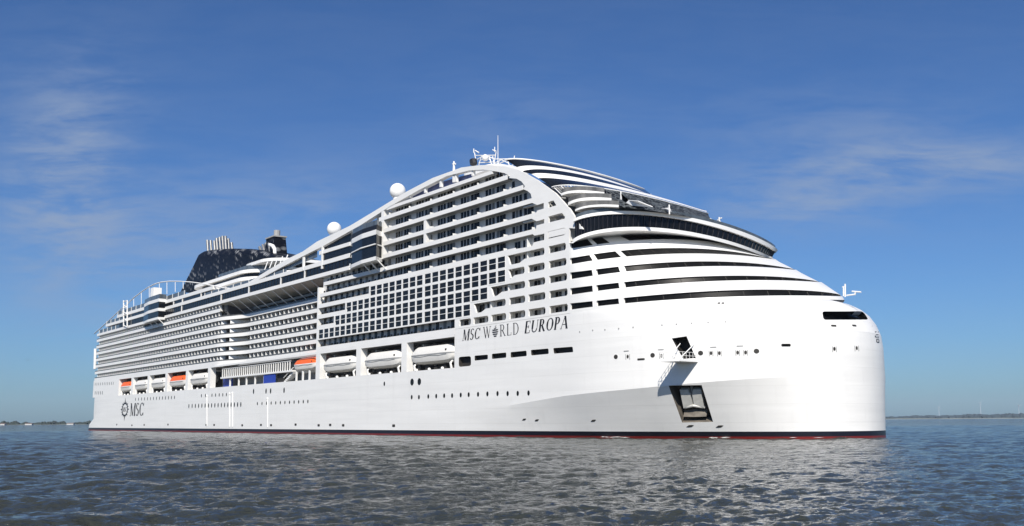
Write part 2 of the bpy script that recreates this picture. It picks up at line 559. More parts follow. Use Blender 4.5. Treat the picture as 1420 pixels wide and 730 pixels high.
T_top = [(789, 337), (822, 330.4), (845, 328), (873, 326.3), (900, 325.8), (940, 327), (1000, 333), (1040, 341)]
lip_b = [(812, 330), (830, 324), (850, 319.3), (890, 319.5), (922, 322), (960, 327), (1020, 341), (1060, 356), (1069, 360)]
gl_b = [(812, 325), (830, 319.5), (850, 314.5), (890, 314.5), (922, 317.5), (960, 322), (1020, 336), (1060, 352.5), (1072, 357)]
gl_t = [(812, 303), (840, 296.5), (860, 295.3), (900, 298.5), (940, 304.5), (1000, 315.5), (1060, 340), (1076, 349)]
eye_t = [(812, 299), (840, 292), (860, 290.8), (900, 294.5), (940, 300), (980, 307), (1000, 311), (1030, 320.5), (1060, 334.5), (1078, 346)]

cDb, cDt = Curve(D_bot, 1168), Curve(D_top, 1165.5)
cCb, cCt = Curve(C_bot, 1139), Curve(C_top, 1136)
cBb, cBt = Curve(B_bot, 1104), Curve(B_top, 1100)
cAb, cAt = Curve(A_bot, 1076), Curve(A_top, 1069)
cTb, cTt = Curve(T_bot, 1062), Curve(T_top, 1057)
cH = Curve([(x, y + 5) for x, y in D_bot], 1171)          # top edge of the hull plating

# ---- hull
def knuckle(X):
    return float(np.interp(X, [-200, -182, -168.7, -142.4, -124, -110, -100], [2.6, 3.4, 5.0, 7.2, 8.1, 9.0, 9.6]))
Z1 = 14.3
low = Curve([(789, 500), (1225, 500)], 1226.0)            # plan of the hull at the boat deck
low.c = np.array([0, 0, 0, 0, Z1])
def flare(X, t):
    if t <= 0:
        return float(np.interp(X, [-196, -178, -160, -140], [0, .03, .15, .36]))
    return float(np.interp(math.degrees(t), [0, 22, 40, 54, 64, 74, 90], [.36, .50, .46, .27, .12, .03, 0]))
cols = [(x, 0.0) for x in np.linspace(STERN + 14, -200, 18)] + [(x, 0.0) for x in np.linspace(-196, -178, 7)] + [(-176.95, 0.0), (-176.9, 0.0)] + \
       [(x, 0.0) for x in np.linspace(-174, -142, 12)] + [(None, t) for t in np.linspace(0, math.pi / 2, 46)]
ROWS = [('lo', -3.0), ('lo', -1.0)] + [('k', s) for s in (0., .25, .5, .75, 1.0)] + [('u', s) for s in (.2, .45, .7, 1.0)] + [('d', s) for s in (.17, .34, .5, .64, .76, .87, .95, 1.0)]
def hull_col(x, t):
    out = []
    for kind_, s in ROWS:
        X = x if x is not None else low(t).x
        zk = knuckle(X)
        if kind_ == 'lo': z = s
        elif kind_ == 'k': z = -.4 + (zk + .4) * s
        elif kind_ == 'u': z = zk + (Z1 - zk) * s
        if kind_ == 'd':
            if x is not None:
                P = Vector((X, 0, Z1 + (float(np.polyval(cH.c, 0)) - Z1) * s))
            else:
                a, b_ = low(t), cH(t)
                w = 1 - math.cos(s * math.pi / 2)
                P = Vector((a.x + (b_.x - a.x) * w, a.y + (b_.y - a.y) * w, a.z + (b_.z - a.z) * math.sin(s * math.pi / 2)))
        else:
            if x is not None:
                P = Vector((X, 0, z)); N = Vector((0, -1, 0))
            else:
                q = low(t); P = Vector((q.x, q.y, z))
                N = Vector((math.sin(t) / low.a, -math.cos(t) / low.b, 0)).normalized()
            if z < zk:
                off = flare(X, t) * (zk - z)
                P -= N * off
                if P.y > B: P.y = B
        if X < -176.93 and P.z > 13.45:
            P.z = 13.45
        out.append(P)
    return out
stbd = [hull_col(x, t) for x, t in cols]
def stern_cols():
    res = []
    for q in np.linspace(0, 1, 9):
        col = []
        for P in stbd[0]:
            ext = float(np.interp(P.z, [-3, 1, 2.6, 4.2, 6], [13, 14, 12, 5, .5]))
            rad = float(np.interp(P.z, [-3, 2, 8], [13, 11, 4]))
            xe = STERN - ext
            th = q * math.pi / 2
            x0 = xe + rad
            if rad < 13.9 and q == 0:
                col.append(Vector((x0, 0, P.z)))
            else:
                col.append(Vector((x0 - rad * math.sin(th), rad - rad * math.cos(th), P.z)))
        res.append(col)
    return res[::-1]
stbd = stern_cols() + stbd
port = [[Vector((p.x, 2 * B - p.y, p.z)) for p in c] for c in stbd]
nr = len(ROWS)
hm = MB()
ring = stbd + port[::-1][1:]
nc = len(ring)
hv = [p for c in ring for p in c]
hf = []
for i in range(nc):
    j = (i + 1) % nc
    for k in range(nr - 1):
        hf.append((i * nr + k, j * nr + k, j * nr + k + 1, i * nr + k + 1))
ns = len(stbd)
for top in (0, nr - 1):
    for i in range(ns - 1):
        a, b_ = i, i + 1
        pa, pb = (nc - i) % nc if False else (2 * ns - 2 - i), (2 * ns - 2 - i - 1)
        hf.append((a * nr + top, b_ * nr + top, pb * nr + top, pa * nr + top))
hm.add(hv, hf)
hull_me = bpy.data.meshes.new('hull')
hull_me.from_pydata(hm.v, [], hm.f)
bm = bmesh.new(); bm.from_mesh(hull_me)
bmesh.ops.remove_doubles(bm, verts=bm.verts, dist=.004)
bmesh.ops.dissolve_degenerate(bm, edges=bm.edges, dist=.001)
bmesh.ops.recalc_face_normals(bm, faces=bm.faces)
bm.to_mesh(hull_me); bm.free()
BVH = BVHTree.FromPolygons([v.co.copy() for v in hull_me.vertices], [tuple(p.vertices) for p in hull_me.polygons])
def hit(x, y):
    d = ray(x, y).normalized()
    loc, nrm, i, dist = BVH.ray_cast(CAMD, d)
    if loc is None:
        p = at(x, y); return p, Vector((0, -1, 0))
    if nrm.dot(d) > 0: nrm = -nrm
    return loc, nrm

def hull_at_water(x):
    lo, hi = 560., 640.
    for _ in range(24):
        y = .5 * (lo + hi)
        l_, n_, i_, d_ = BVH.ray_cast(CAMD, ray(x, y).normalized())
        if l_ is not None and l_.z > WATER_Z: lo = y
        else: hi = y
    l_, n_, i_, d_ = BVH.ray_cast(CAMD, ray(x, lo).normalized())
    if l_ is None: return None
    n_ = Vector((n_.x, n_.y, 0)).normalized()
    if n_.y > 0: n_ = -n_
    return l_, n_
cut = MB()
liners = []
def subdivide_px(poly, step=7):
    out = []
    for i, (x, y) in enumerate(poly):
        x2, y2 = poly[(i + 1) % len(poly)]
        n = max(1, int(math.hypot(x2 - x, y2 - y) / step))
        out += [(x + (x2 - x) * k / n, y + (y2 - y) * k / n) for k in range(n)]
    return out
def pocket(poly, depth, matl, name, back=None):
    """an opening cut into the plating, with a lining set 4 mm inside it"""
    pts = [hit(x, y) for x, y in subdivide_px(poly)]
    P = [p for p, n in pts]
    N = sum((n for p, n in pts), Vector()).normalized()
    c = sum(P, Vector()) / len(P)
    n = len(P)
    fr = [p + N * 1.2 for p in P]; bk = [p - N * depth for p in P]
    u = N.cross(Vector((0, 0, 1))).normalized(); v = N.cross(u)
    tri = tessellate_polygon([[Vector(((p - c).dot(u), (p - c).dot(v), 0)) for p in P]])
    fs = [tuple(t) for t in tri] + [tuple(i + n for i in reversed(t)) for t in tri] + [(i, (i + 1) % n, (i + 1) % n + n, i + n) for i in range(n)]
    cut.add(fr + bk, fs)
    ins = lambda p, k: p + (c - p - N * (c - p).dot(N)).normalized() * k
    fr2 = [ins(p, .012) - N * .03 for p in P]; bk2 = [ins(p, .012) - N * (depth - .02) for p in P]
    b = MB().add(fr2 + bk2, [tuple(i + n for i in t) for t in tri] + [(i, (i + 1) % n, (i + 1) % n + n, i + n) for i in range(n)])
    liners.append((b, name, matl))
    return c, N, u, v
def rrect(x0, y0, x1, y1, x2, y2, x3, y3, r=.22):
    """four photo corners with the corners rounded off"""
    q = [Vector((x0, y0)), Vector((x1, y1)), Vector((x2, y2)), Vector((x3, y3))]
    out = []
    for i in range(4):
        p, a, b_ = q[i], q[i - 1], q[(i + 1) % 4]
        h = min((a - p).length, (b_ - p).length) * r
        A, B_ = p + (a - p).normalized() * h, p + (b_ - p).normalized() * h
        for k in range(4):
            s = k / 3
            out.append(tuple(A * (1 - s) ** 2 + p * 2 * s * (1 - s) + B_ * s * s))
    return out
anchor_c = pocket([(927, 535), (973, 534.3), (989, 585.5), (946, 586.5)], 3.2, POCKET, 'anchor_pocket')
door_c = pocket([(931.5, 469.5), (952, 466.5), (965, 497), (947, 498)], 3.0, DARK, 'shell_door_opening')
for q in (((636, 495.3), (653, 494), (653.2, 507.5), (636, 509.2)), ((658, 493.5), (676.5, 492), (676.5, 498.5), (658, 500.5)), ((682, 491), (702, 489), (702, 496.2), (682, 498.2)),
          ((708, 488.6), (730, 486.5), (730.5, 494), (708, 496.3)), ((736, 485.6), (760.5, 483.5), (761, 491), (736.5, 493.3)), ((767, 483), (794, 481), (795, 488.6), (768, 490.8))):
    pocket(rrect(*[v for p in q for v in p]), .9, DARK, 'mooring_port')
pocket(rrect(1140, 432, 1197, 432, 1205, 443.6, 1142, 443.8, .3), .8, GLASS, 'bow_window')
pocket(rrect(1083.5, 477, 1096.5, 477, 1096.5, 481, 1083.5, 481, .4), .5, DARK, 'mooring_port')

hull = bpy.data.objects.new('hull', hull_me)
COL.objects.link(hull)
cutter = cut.build('cutter', WHITE)
md = hull.modifiers.new('cut', 'BOOLEAN'); md.operation = 'DIFFERENCE'; md.solver = 'EXACT'; md.object = cutter
dg = bpy.context.evaluated_depsgraph_get()
new_me = bpy.data.meshes.new_from_object(hull.evaluated_get(dg))
hull.modifiers.clear()
hull.data = new_me
new_me.materials.clear(); new_me.materials.append(HULLM)
for p in new_me.polygons:
    p.use_smooth = True; p.material_index = 0
new_me.set_sharp_from_angle(angle=R(9))
new_me.name = 'hull'
bpy.data.objects.remove(cutter)
hull.parent = ship
for b, n_, mt in liners:
    b.build(n_, mt, ship)

# ---- bow superstructure: white bands and recessed dark window bands
def band(lo_, hi_, name, material, t0=0.0, t1=math.pi, inset=0.0, n=72, smooth=30, dz0=0, dz1=0):
    b = MB(); b.strip(lo_.pts(t0, t1, n, inset, dz0), hi_.pts(t0, t1, n, inset, dz1))
    return b.build(name, material, ship, smooth=smooth)
for lo_, hi_ in ((cH, cDb), (cDt, cCb), (cCt, cBb), (cBt, cAb), (cAt, cTb)):
    band(lo_, hi_, 'bow_band', WHITE)
for bt, tp, brk in ((cDb, cDt, (786, 791, 822, 828, 858.5, 866)), (cCb, cCt, (786, 791, 822, 828, 859, 867)), (cBb, cBt, (786, 791, 822, 828, 860, 868)), (cAb, cAt, (786, 791, 822, 828, 861.5, 869)), (cTb, cTt, (786, 791, 822, 828, 845.5, 873))):
    b = MB()
    b.strip(bt.pts(), bt.pts(inset=.32)); b.strip(tp.pts(), tp.pts(inset=.32))
    b.build('window_reveal', WHITE, ship, smooth=30)
    ts = [bt.t_of(x) for x in brk]
    for a, c in ((0, ts[1]), (ts[2], ts[3]), (ts[4], ts[5])):
        q = MB(); q.loft([bt.pts(a, c, 6, 0, -.004) , tp.pts(a, c, 6, 0, .004), tp.pts(a, c, 6, .31, .004), bt.pts(a, c, 6, .31, -.004), bt.pts(a, c, 6, 0, -.004)], closed=False)
        q.build('window_mullion', WHITE, ship)
    for a, c in ((ts[1], ts[2]), (ts[3], ts[4]), (ts[5], math.pi - ts[5])):
        q = MB(); q.strip(bt.pts(a, c, 60, .3), tp.pts(a, c, 60, .3)); q.build('bow_window', BANDGLASS, ship, smooth=30)
    for k in range(16):
        t = ts[5] + (math.pi - 2 * ts[5]) * (k + .5) / 16
        q = MB(); q.tube([bt(t, .26), tp(t, .26)], .06, 4); q.build('window_mullion', DARK, ship)
    q = MB(); q.strip(bt.pts(math.pi - ts[5], math.pi, 20, .0), tp.pts(math.pi - ts[5], math.pi, 20, .0)); q.build('bow_band', WHITE, ship, smooth=30)

# ---- bridge
kb = dict(xs=-138.2, a_fix=8.5, y0=-.6)
cLb, cGb, cGt, cEt = Curve(lip_b, 1069, **kb), Curve(gl_b, 1072.5, **kb), Curve(gl_t, 1076.5, **kb), Curve(eye_t, 1078.5, **kb)
band(cTt, cLb, 'bridge_soffit', WHITE)
band(cLb, cGb, 'bridge_sill', WHITE)
q = MB(); q.strip(cGb.pts(), cGb.pts(inset=.5)); q.strip(cGt.pts(), cGt.pts(inset=.5)); q.build('window_reveal', WHITE, ship, smooth=30)
q = MB(); q.strip(cGb.pts(n=80, inset=.45), cGt.pts(n=80, inset=.45)); q.build('bridge_window', GLASS, ship, smooth=30)
for k in range(56):
    t = .06 + (math.pi - .12) * k / 55
    q = MB(); q.tube([cGb(t, .42), cGt(t, .38)], .11, 5); q.build('window_mullion', BLACK, ship)
band(cGt, cEt, 'bridge_eyebrow', WHITE)
deck = cEt.pts(n=60, inset=.05, dz=-.05)
q = MB().add(deck + [Vector((p.x, p.y, p.z)) for p in deck], [tuple(range(len(deck)))]); q.build('bridge_roof_deck', GREY, ship)

# ---- glazed dome above the bridge
c0 = Curve([(700, 221), (740, 222), (780, 229), (830, 242), (860, 250), (885, 259.5)], 893, xs=at(699, 221).x, a_fix=6.5, y0=0.3)
c1 = Curve([(716, 231), (760, 230.5), (800, 237.5), (840, 249), (860, 255), (895, 267)], 902, xs=at(715, 231).x, a_fix=7, y0=0.3)
c1b = Curve([(724, 237), (760, 234.5), (800, 240.5), (840, 251), (860, 256.8), (895, 268)], 906, xs=at(722, 237).x, a_fix=7.2, y0=0.3)
c2 = Curve([(736, 241), (760, 240.5), (800, 246.5), (840, 254), (860, 258.5), (895, 268.5), (940, 281), (972, 290.5)], 979, xs=at(735, 241).x, a_fix=7.6, y0=0.3)
c2b = Curve([(746, 247), (780, 248), (800, 251.5), (840, 259), (860, 262.3), (895, 270.6), (940, 282.7), (972, 291.8)], 980.5, xs=at(745, 247).x, a_fix=7.8, y0=0.3)
c3 = Curve([(765, 259), (790, 257), (830, 260), (850, 263.5), (895, 273), (940, 284.5), (972, 293.5)], 981.5, xs=at(764, 259).x, a_fix=8.2, y0=0.3)
c4 = Curve([(797, 292), (830, 287), (860, 286), (900, 291.5), (940, 299.5), (982, 306)], 986, xs=at(797, 292).x, a_fix=8.8, y0=0.1)
cD1 = Curve([(779, 270), (800, 268.5), (830, 268.5), (860, 272), (900, 285)], 978, xs=at(778, 270).x, a_fix=8.4, y0=0.0)
cE1 = Curve([(789, 283), (810, 279.5), (840, 277.5), (862, 278.5), (900, 288)], 982, xs=at(788, 283).x, a_fix=8.6, y0=-0.05)
band(c1, c0, 'dome_glazing', GLASSB)
band(c1b, c1, 'dome_rib', WHITE)
band(c2, c1b, 'dome_glazing', GLASSB)
band(c2b, c2, 'dome_rib', WHITE)
band(c3, c2b, 'dome_glazing', GLASSB)
q = MB(); q.tube(c0.pts(n=60), .17, 6); q.build('dome_rim', WHITE, ship, smooth=60)
q = MB(); q.tube(c3.pts(n=60, inset=-.1), .09, 6); q.build('dome_rim', WHITE, ship, smooth=60)
tD, tE = c4.t_of(858), c4.t_of(858)
def lattice_material():
    m_ = bpy.data.materials.new('lattice_glazing')
    m_.use_nodes = True
    nt = m_.node_tree; L = nt.links.new
    b = nt.nodes['Principled BSDF']; b.inputs['Roughness'].default_value = .5; b.inputs['Specular IOR Level'].default_value = .04
    g = nt.nodes.new('ShaderNodeNewGeometry')
    v = nt.nodes.new('ShaderNodeTexVoronoi'); v.feature = 'DISTANCE_TO_EDGE'; v.inputs['Scale'].default_value = 1.1
    L(g.outputs['Position'], v.inputs['Vector'])
    r = nt.nodes.new('ShaderNodeMapRange'); r.inputs[1].default_value = .05; r.inputs[2].default_value = .11
    L(v.outputs['Distance'], r.inputs[0])
    v2 = nt.nodes.new('ShaderNodeTexVoronoi'); v2.inputs['Scale'].default_value = 1.1; L(g.outputs['Position'], v2.inputs['Vector'])
    s = nt.nodes.new('ShaderNodeSeparateColor'); L(v2.outputs['Color'], s.inputs[0])
    r2 = nt.nodes.new('ShaderNodeMapRange'); r2.inputs[1].default_value = .55; r2.inputs[2].default_value = 1; r2.inputs[3].default_value = 0; r2.inputs[4].default_value = 1
    L(s.outputs[0], r2.inputs[0])
    pc = nt.nodes.new('ShaderNodeMix'); pc.data_type = 'RGBA'; L(r2.outputs[0], pc.inputs[0])
    pc.inputs[6].default_value = (.005, .006, .008, 1); pc.inputs[7].default_value = (.06, .07, .08, 1)
    c = nt.nodes.new('ShaderNodeMix'); c.data_type = 'RGBA'; L(r.outputs[0], c.inputs[0])
    c.inputs[6].default_value = (.10, .11, .115, 1); L(pc.outputs[2], c.inputs[7])
    L(c.outputs[2], b.inputs['Base Color'])
    return m_
LATTICE = lattice_material()
q = MB(); q.strip(c4.pts(tD, math.pi, 70), c3.pts(tD, math.pi, 70)); q.build('lattice_glazing', LATTICE, ship, smooth=30)
# two open terraces at the starboard shoulder of the dome
q = MB(); q.strip(c4.pts(0, tD + .06, 20, 2.4), c3.pts(0, tD + .06, 20, 2.4)); q.build('terrace_wall', WALL, ship, smooth=30)
q = MB(); q.strip(c3.pts(0, tD, 20, 0, -.3), c3.pts(0, tD, 20, 2.4, -.3)); q.build('terrace_ceiling', WHITE, ship)
for cc, h in ((cD1, .42), (cE1, .5), (c4, .35)):
    q = MB(); a = cc.pts(0, tD, 24); n_ = len(a)
    q.loft([a, [p + Vector((0, 0, h)) for p in a], [p + Vector((0, 0, h)) for p in cc.pts(0, tD, 24, 2.45)], cc.pts(0, tD, 24, 2.45), a], closed=False)
    q.build('terrace_slab', WHITE, ship)
    q = MB(); q.strip(cc.pts(0, tD, 24, .15, h), cc.pts(0, tD, 24, .1, h + .75)); q.build('terrace_rail', TERRGLASS, ship)
for k in range(13):
    t = tD * (k + .5) / 13
    q = MB(); q.tube([cD1(t, .1), c3(t, .1)], .09, 5); q.build('terrace_post', GREY if k % 3 else WHITE, ship)
for k in range(6):
    t = tD * (k * .9 + .35) / 6
    q = MB(); q.strip(cE1.pts(t, t + .05, 3, 2.3, .5), cE1.pts(t, t + .05, 3, 2.3, 2.2)); q.build('terrace_door', DOOR, ship)
q = MB(); q.strip(cEt.pts(0.03, math.pi - .03, 70, .5, .05), cEt.pts(.03, math.pi - .03, 70, .45, .75)); q.build('bridge_roof_rail', RAILGLASS, ship)

# ---- forward side wall (name block + arch leg), one pierced plate
arch_up = [(345, 391.5), (370, 376), (395, 361), (420, 349), (440, 335), (485, 313.5), (520, 292.5), (560, 268), (600, 247), (640, 232.5), (665, 229.3), (680, 229), (690, 230)]
arch_lo = [(690, 238.3), (670, 235.4), (650, 236.8), (620, 244.3), (580, 264.3), (540, 287), (500, 312.5), (450, 340.5), (420, 355.5), (395, 368.5), (370, 382), (345, 395)]
arch = MB().prism([XZ(*p) for p in arch_up + arch_lo], -.012, 1.1)
arch.build('roof_arch', WHITE, ship)
wall_out = [XZ(*p) for p in ((690, 230), (700, 231), (720, 236), (745, 250), (770, 268), (790, 290), (808, 318))] + [(XS, 35.6), (XS, 21.0), (-176.9, 21.0), (-176.9, 22.95)] + \
           [(-171.2, 22.95), (-171.2, 25.65), (-165.0, 25.65), (-165.0, 28.3), (-159.2, 28.3), (-159.2, 33.45)] + \
           [XZ(*p) for p in ((704, 347.5), (727, 343.5), (738, 341.5), (740, 336.5), (754.5, 333), (754.8, 324.2), (741, 327), (735, 322), (743, 319.5), (744, 313), (754.5, 310), (754.8, 304), (744, 307), (735, 302.5), (741, 300), (745, 292.3), (754, 289.5), (754, 281.5), (745, 284.5),
                             (735, 280.5), (738, 278), (736, 269), (731.5, 265), (725, 262.5), (728, 258.5), (723, 251.8), (716, 248), (706, 247), (707.5, 244), (700, 240.5))] + [XZ(690, 238.3)]
holes = []
def pxhole(*p):
    holes.append([XZ(*a) for a in p])
row_x = [(653.5, 656.5), (677, 680.5), (701.5, 705.5), (728.5, 732.5), (756, 761)]
zr = [(21.43 + 2.63 * k, 22.70 + 2.63 * k) for k in range(6)]
def hole(x0, x1, k, y=400):
    z0, z1 = zr[k]
    a, c = XZ(x0, y)[0], XZ(x1, y)[0]
    cut_ = .3
    holes.append([(a, z0), (c - cut_, z0), (c, z0 + cut_), (c, z1 - cut_), (c - cut_, z1), (a, z1)])
for a, c in ((637, 653), (656.5, 677), (681, 701.5), (706, 728), (732.5, 756), (761.5, 787)): hole(a, c, 0)
for a, c in ((706, 728), (732.5, 756), (761.5, 787)): hole(a, c, 1)
for a, c in ((732.5, 756), (761.5, 786.5)): hole(a, c, 2); 
for a, c in ((732.5, 755.5), (761.5, 786)): hole(a, c, 3)
hole(761.5, 785.5, 4); hole(760.5, 785, 5)
# longer openings with raked sills beside the window panel
def raked(x0, x1, xr, k):
    z0, z1 = zr[k]
    a, c, r_ = XZ(x0, 400)[0], XZ(x1, 400)[0], XZ(xr, 400)[0]
    holes.append([(a + .6, z0 - .55), (r_ - 1.2, z0 - .55), (r_ + .4, z0), (c - .3, z0), (c, z0 + .3), (c, z1 - .3), (c - .3, z1), (a - .3, z1)])
raked(658, 701, 672, 1); raked(681.5, 728, 694, 2); raked(706, 727.5, 712, 3); raked(705, 755.5, 726, 4)
pxhole((760.5, 330.2), (783, 325.2), (784.5, 326.3), (784, 317.6), (782.5, 316.3), (760.5, 321.6)) if False else None
pxhole((760.5, 330), (783.2, 325), (784, 324), (784, 317.5), (783, 316.6), (760.5, 321.8))
pxhole((760.5, 309), (783, 303.5), (783.5, 301), (779.5, 295.6), (777, 296), (760.5, 300.5))
pxhole((760, 288.5), (771.5, 285), (767.5, 278.2), (764, 279), (760, 281))
wall = MB().prism(wall_out, 0, .35, holes)
wall.build('forward_side_wall', WHITE, ship)

# ---- cores (cabin blocks) and recess walls
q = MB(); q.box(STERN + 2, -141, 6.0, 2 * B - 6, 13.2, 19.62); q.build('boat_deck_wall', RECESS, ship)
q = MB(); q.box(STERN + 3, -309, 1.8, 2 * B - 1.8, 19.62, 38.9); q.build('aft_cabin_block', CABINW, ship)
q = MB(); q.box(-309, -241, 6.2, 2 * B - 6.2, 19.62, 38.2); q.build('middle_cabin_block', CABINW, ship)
q = MB(); q.prism([(-241, 19.62), (-141, 19.62), (-141, 33), (-150, 43.8), (-156, 47.6), (-163, 49.7), (-213, 49.7), (-213, 44.5), (-241, 44.5)], 1.35, 2 * B - 1.35); q.build('forward_cabin_block', WALL, ship)
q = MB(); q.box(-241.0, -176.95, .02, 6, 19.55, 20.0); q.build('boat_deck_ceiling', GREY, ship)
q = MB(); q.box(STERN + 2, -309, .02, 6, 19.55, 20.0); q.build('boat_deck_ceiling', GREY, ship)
q = MB(); q.box(-309, -241, 3.0, 6.3, 19.55, 20.0); q.build('boat_deck_ceiling', GREY, ship)
q = MB(); q.box(STERN + 1, -177.2, .3, 6.5, 13.3, 13.47); q.build('boat_deck', GREY, ship)
q = MB(); q.box(STERN, -418.6, -.002, 3, 13.44, 20.3); q.build('aft_side_wall', WHITE, ship)

# ---- balcony rows
ZC = [20.75 + 2.63 * k for k in range(7)]
def ysib(X, dep=3.6):
    s = min(1, max(0, (X + 313) / 17)); return dep * s * s * (3 - 2 * s)
def parapet(xs_, z0, z1, y=None, name='balcony_parapet'):
    q = MB()
    A = [(x, (y(x) if y else .003), z0) for x in xs_]; A2 = [(x, (y(x) if y else .003), z1) for x in xs_]
    Bk = [(a, b + .14, c) for a, b, c in A2]; B2 = [(a, b + .14, c) for a, b, c in A]
    q.loft([A, A2, Bk, B2, A], closed=False)
    n = len(A)
    q.f += [(0, n, 2 * n, 3 * n), (n - 1, 2 * n - 1, 3 * n - 1, 4 * n - 1)]
    return q.build(name, WHITE, ship, smooth=30)
def glass_rail(xs_, z0, z1, y):
    q = MB(); q.strip([(x, y(x) + .09, z0) for x in xs_], [(x, y(x) + .09, z1) for x in xs_])
    return q.build('balcony_glass_rail', RAILDARK, ship)
def slab(xs_, z, y, ycore):
    q = MB()
    A = [(x, y(x) + .12, z) for x in xs_]; Bk = [(x, ycore(x), z) for x in xs_]
    q.loft([A, [(a, b, c + .22) for a, b, c in A], [(a, b, c + .22) for a, b, c in Bk], Bk, A], closed=False)
    return q.build('balcony_floor', GREY, ship)
curve_x = [STERN + 1] + list(np.linspace(-318, -292, 14)) + [-241]
for k, z in enumerate(ZC):
    if k < 6:
        xs_ = curve_x
        parapet(xs_, z - (.75 if k == 0 else .52), z + .48, ysib)
        glass_rail(xs_, z + .48, z + .88, ysib)
        slab(xs_, z - .5, ysib, lambda x: 1.85 if x < -309.5 else 6.3)
    else:
        parapet([STERN + 1, -311], z - .52, z + .48)
        glass_rail([STERN + 1, -311], z + .48, z + .88, lambda x: 0)
        slab([STERN + 1, -311], z - .5, lambda x: 0, lambda x: 1.85)
parapet([STERN + 1, -312, -241, -177.0], 19.53, 20.02, lambda x: .006, name='boat_deck_fascia')
FW = [20.75 + 2.63 * k for k in range(7)]
UP = [39.4, 42.25, 45.2, 48.1]
ends = {0: (-241, -177.0), 1: (-241, -239.9), 2: (-241, -230.8), 3: (-241, -224.8), 4: (-241, -213), 5: (-240, -156), 6: (-238, -150)}
ends[1] = None
for k, z in enumerate(FW):
    if k == 1: continue
    a, c = ends[k]
    if k in (5, 6): parapet([a, c], z - .42, z + .46)
    else: parapet([a, c], z - (.75 if k == 0 else .5), z + .5)
    slab([a, c], z - .45, lambda x: 0, lambda x: 1.85)
for k, z in enumerate(UP):
    a = -224 if k == 0 else -209.5
    c = (-146, -149, -153.5, -158.5)[k]
    parapet([a, c], z - .42, z + .46); slab([a, c], z - .45, lambda x: 0, lambda x: 1.85)
q = MB(); q.box(-206, -163.5, .05, 3, 49.75, 50.45); q.build('top_deck_edge', WHITE, ship)
q = MB(); q.box(-208.4, -207.2, .02, 1.8, 38.9, 50.3); q.build('balcony_pillar', WHITE, ship)
q = MB(); q.box(-189.4, -188.5, .02, 1.8, 39.9, 44.7); q.build('balcony_pillar', WHITE, ship)
q = MB(); q.box(-241.4, -240.6, .01, 4, 19.6, 36.0); q.build('block_end_wall', WHITE, ship)

parts_, doors, bars = [], [], []
def fin(X, y0, z):
    b = MB()
    pr = [(y0, z - .25), (y0 + 1.25, z - .25), (y0 + .8, z + 2.08), (y0, z + 2.08)]
    return b.add([(X, a, c) for a, c in pr] + [(X + .09, a, c) for a, c in pr], [(0, 1, 2, 3), (7, 6, 5, 4), (0, 4, 5, 1), (1, 5, 6, 2), (2, 6, 7, 3), (3, 7, 4, 0)])
for k, z in enumerate(ZC):
    x = -345.3
    j = -36
    while True:
        X = -345.3 + 2.98 * j
        j += 1
        if X > -312.5: break
        if X < STERN + 3: continue
        if k == 6 and -392 < X < -372: continue
        parts_.append(fin(X, .22, z))
        doors.append(MB().box(X + .9, X + 2.7, 1.73, 1.795, z - .25, z + 1.9))
    if k < 5:
        for i in range(15):
            X = -295.4 + 3.0 * i
            if X < -292 and k > 2: pass
            y0 = ysib(X)
            parts_.append(fin(X, y0 + .22, z))
            doors.append(MB().box(X + .9, X + 2.7, 6.13, 6.195, z - .25, z + 1.9))
        for X in (-310.5, -306):
            y0 = ysib(X); q = MB()
            q.add([(X, y0 + .25, z - .25), (X + 3.2, 6.2, z - .25), (X + 3.2, 6.2, z + 2), (X, y0 + .25, z + 2)], [(0, 1, 2, 3)])
            q.build('balcony_screen', PARTITION, ship)
    # forward block
    if k != 1:
        a, c = ends[k]
        X = a + 1.2
        i = 0
        while X < c - 1.0 and (k < 5 or X < -206):
            doors.append(MB().box(X, X + 1.05, 1.24, 1.345, z - .2, z + 2.25))
            doors.append(MB().box(X - .75, X - .1, .8, .95, z - .2, z + 1.15))
            X += 2.98
            i += 1
def bars_row(z, x0, x1):
    X = -176.8 - 9.0 * 6
    while X < x1:
        for o, w in ((0, .75), (1.15, .7), (2.3, .7), (3.8, .8), (4.9, .7), (5.75, .95)):
            a = X + o
            if a > x0 + .8 and a + w < x1 - .4:
                doors.append(MB().box(a, a + w, 1.26, 1.345, z - .2, z + 2.2))
        X += 9.02
    X = -176.8 - 9.0 * 6 - 1.5
    while X < x1:
        if X > x0 + 1:
            bars.append(MB().box(X, X + .08, .25, 1.8, z - .2, z + .98))
        X += 9.02
for z, x0, x1 in ((ZC[5], -206, -158), (ZC[6], -206, -151), (UP[0], -207, -150), (UP[1], -207, -153), (UP[2], -207, -157), (UP[3], -207, -160)):
    bars_row(z, x0, x1)
for k in range(6):
    for a, c in ((637, 653), (656.5, 677), (681, 701.5), (706, 728), (732.5, 756), (761.5, 786)):
        x0, x1 = XZ(a, 400)[0], XZ(c, 400)[0]
        if (k == 1 and a < 650) or (k >= 2 and a < 680) or (k >= 3 and a < 700): continue
        w = x1 - x0
        f_ = zr[k][0] - 1.05
        for o, e in ((.34, .16), (.54, .14), (.88, .10)):
            doors.append(MB().box(x0 + w * o - 1.55, x0 + w * (o + e) - 1.55, 1.26, 1.345, f_, f_ + 2.2))
        bars.append(MB().box(x1 + .15, x1 + .3, .4, 1.8, f_, f_ + 2.3))
for k in range(6):
    z = zr[k][0] - 1.2
    q = MB(); q.box((-176.5, -170.5, -164.6, -158.7, -158.7, -158)[k], -140.2, .36, 1.8, z, z + .2); q.build('balcony_floor', WHITE, ship)
for y_ in (37.1, 39.6, 42.4):
    q = MB(); q.box(-154, -143, .36, 1.8, y_ - .9, y_ - .7); q.build('balcony_floor', WHITE, ship)
many('balcony_partition', parts_, PARTITION, ship)
CURTAIN = mat('curtained_glass', (.16, .155, .145), .4)
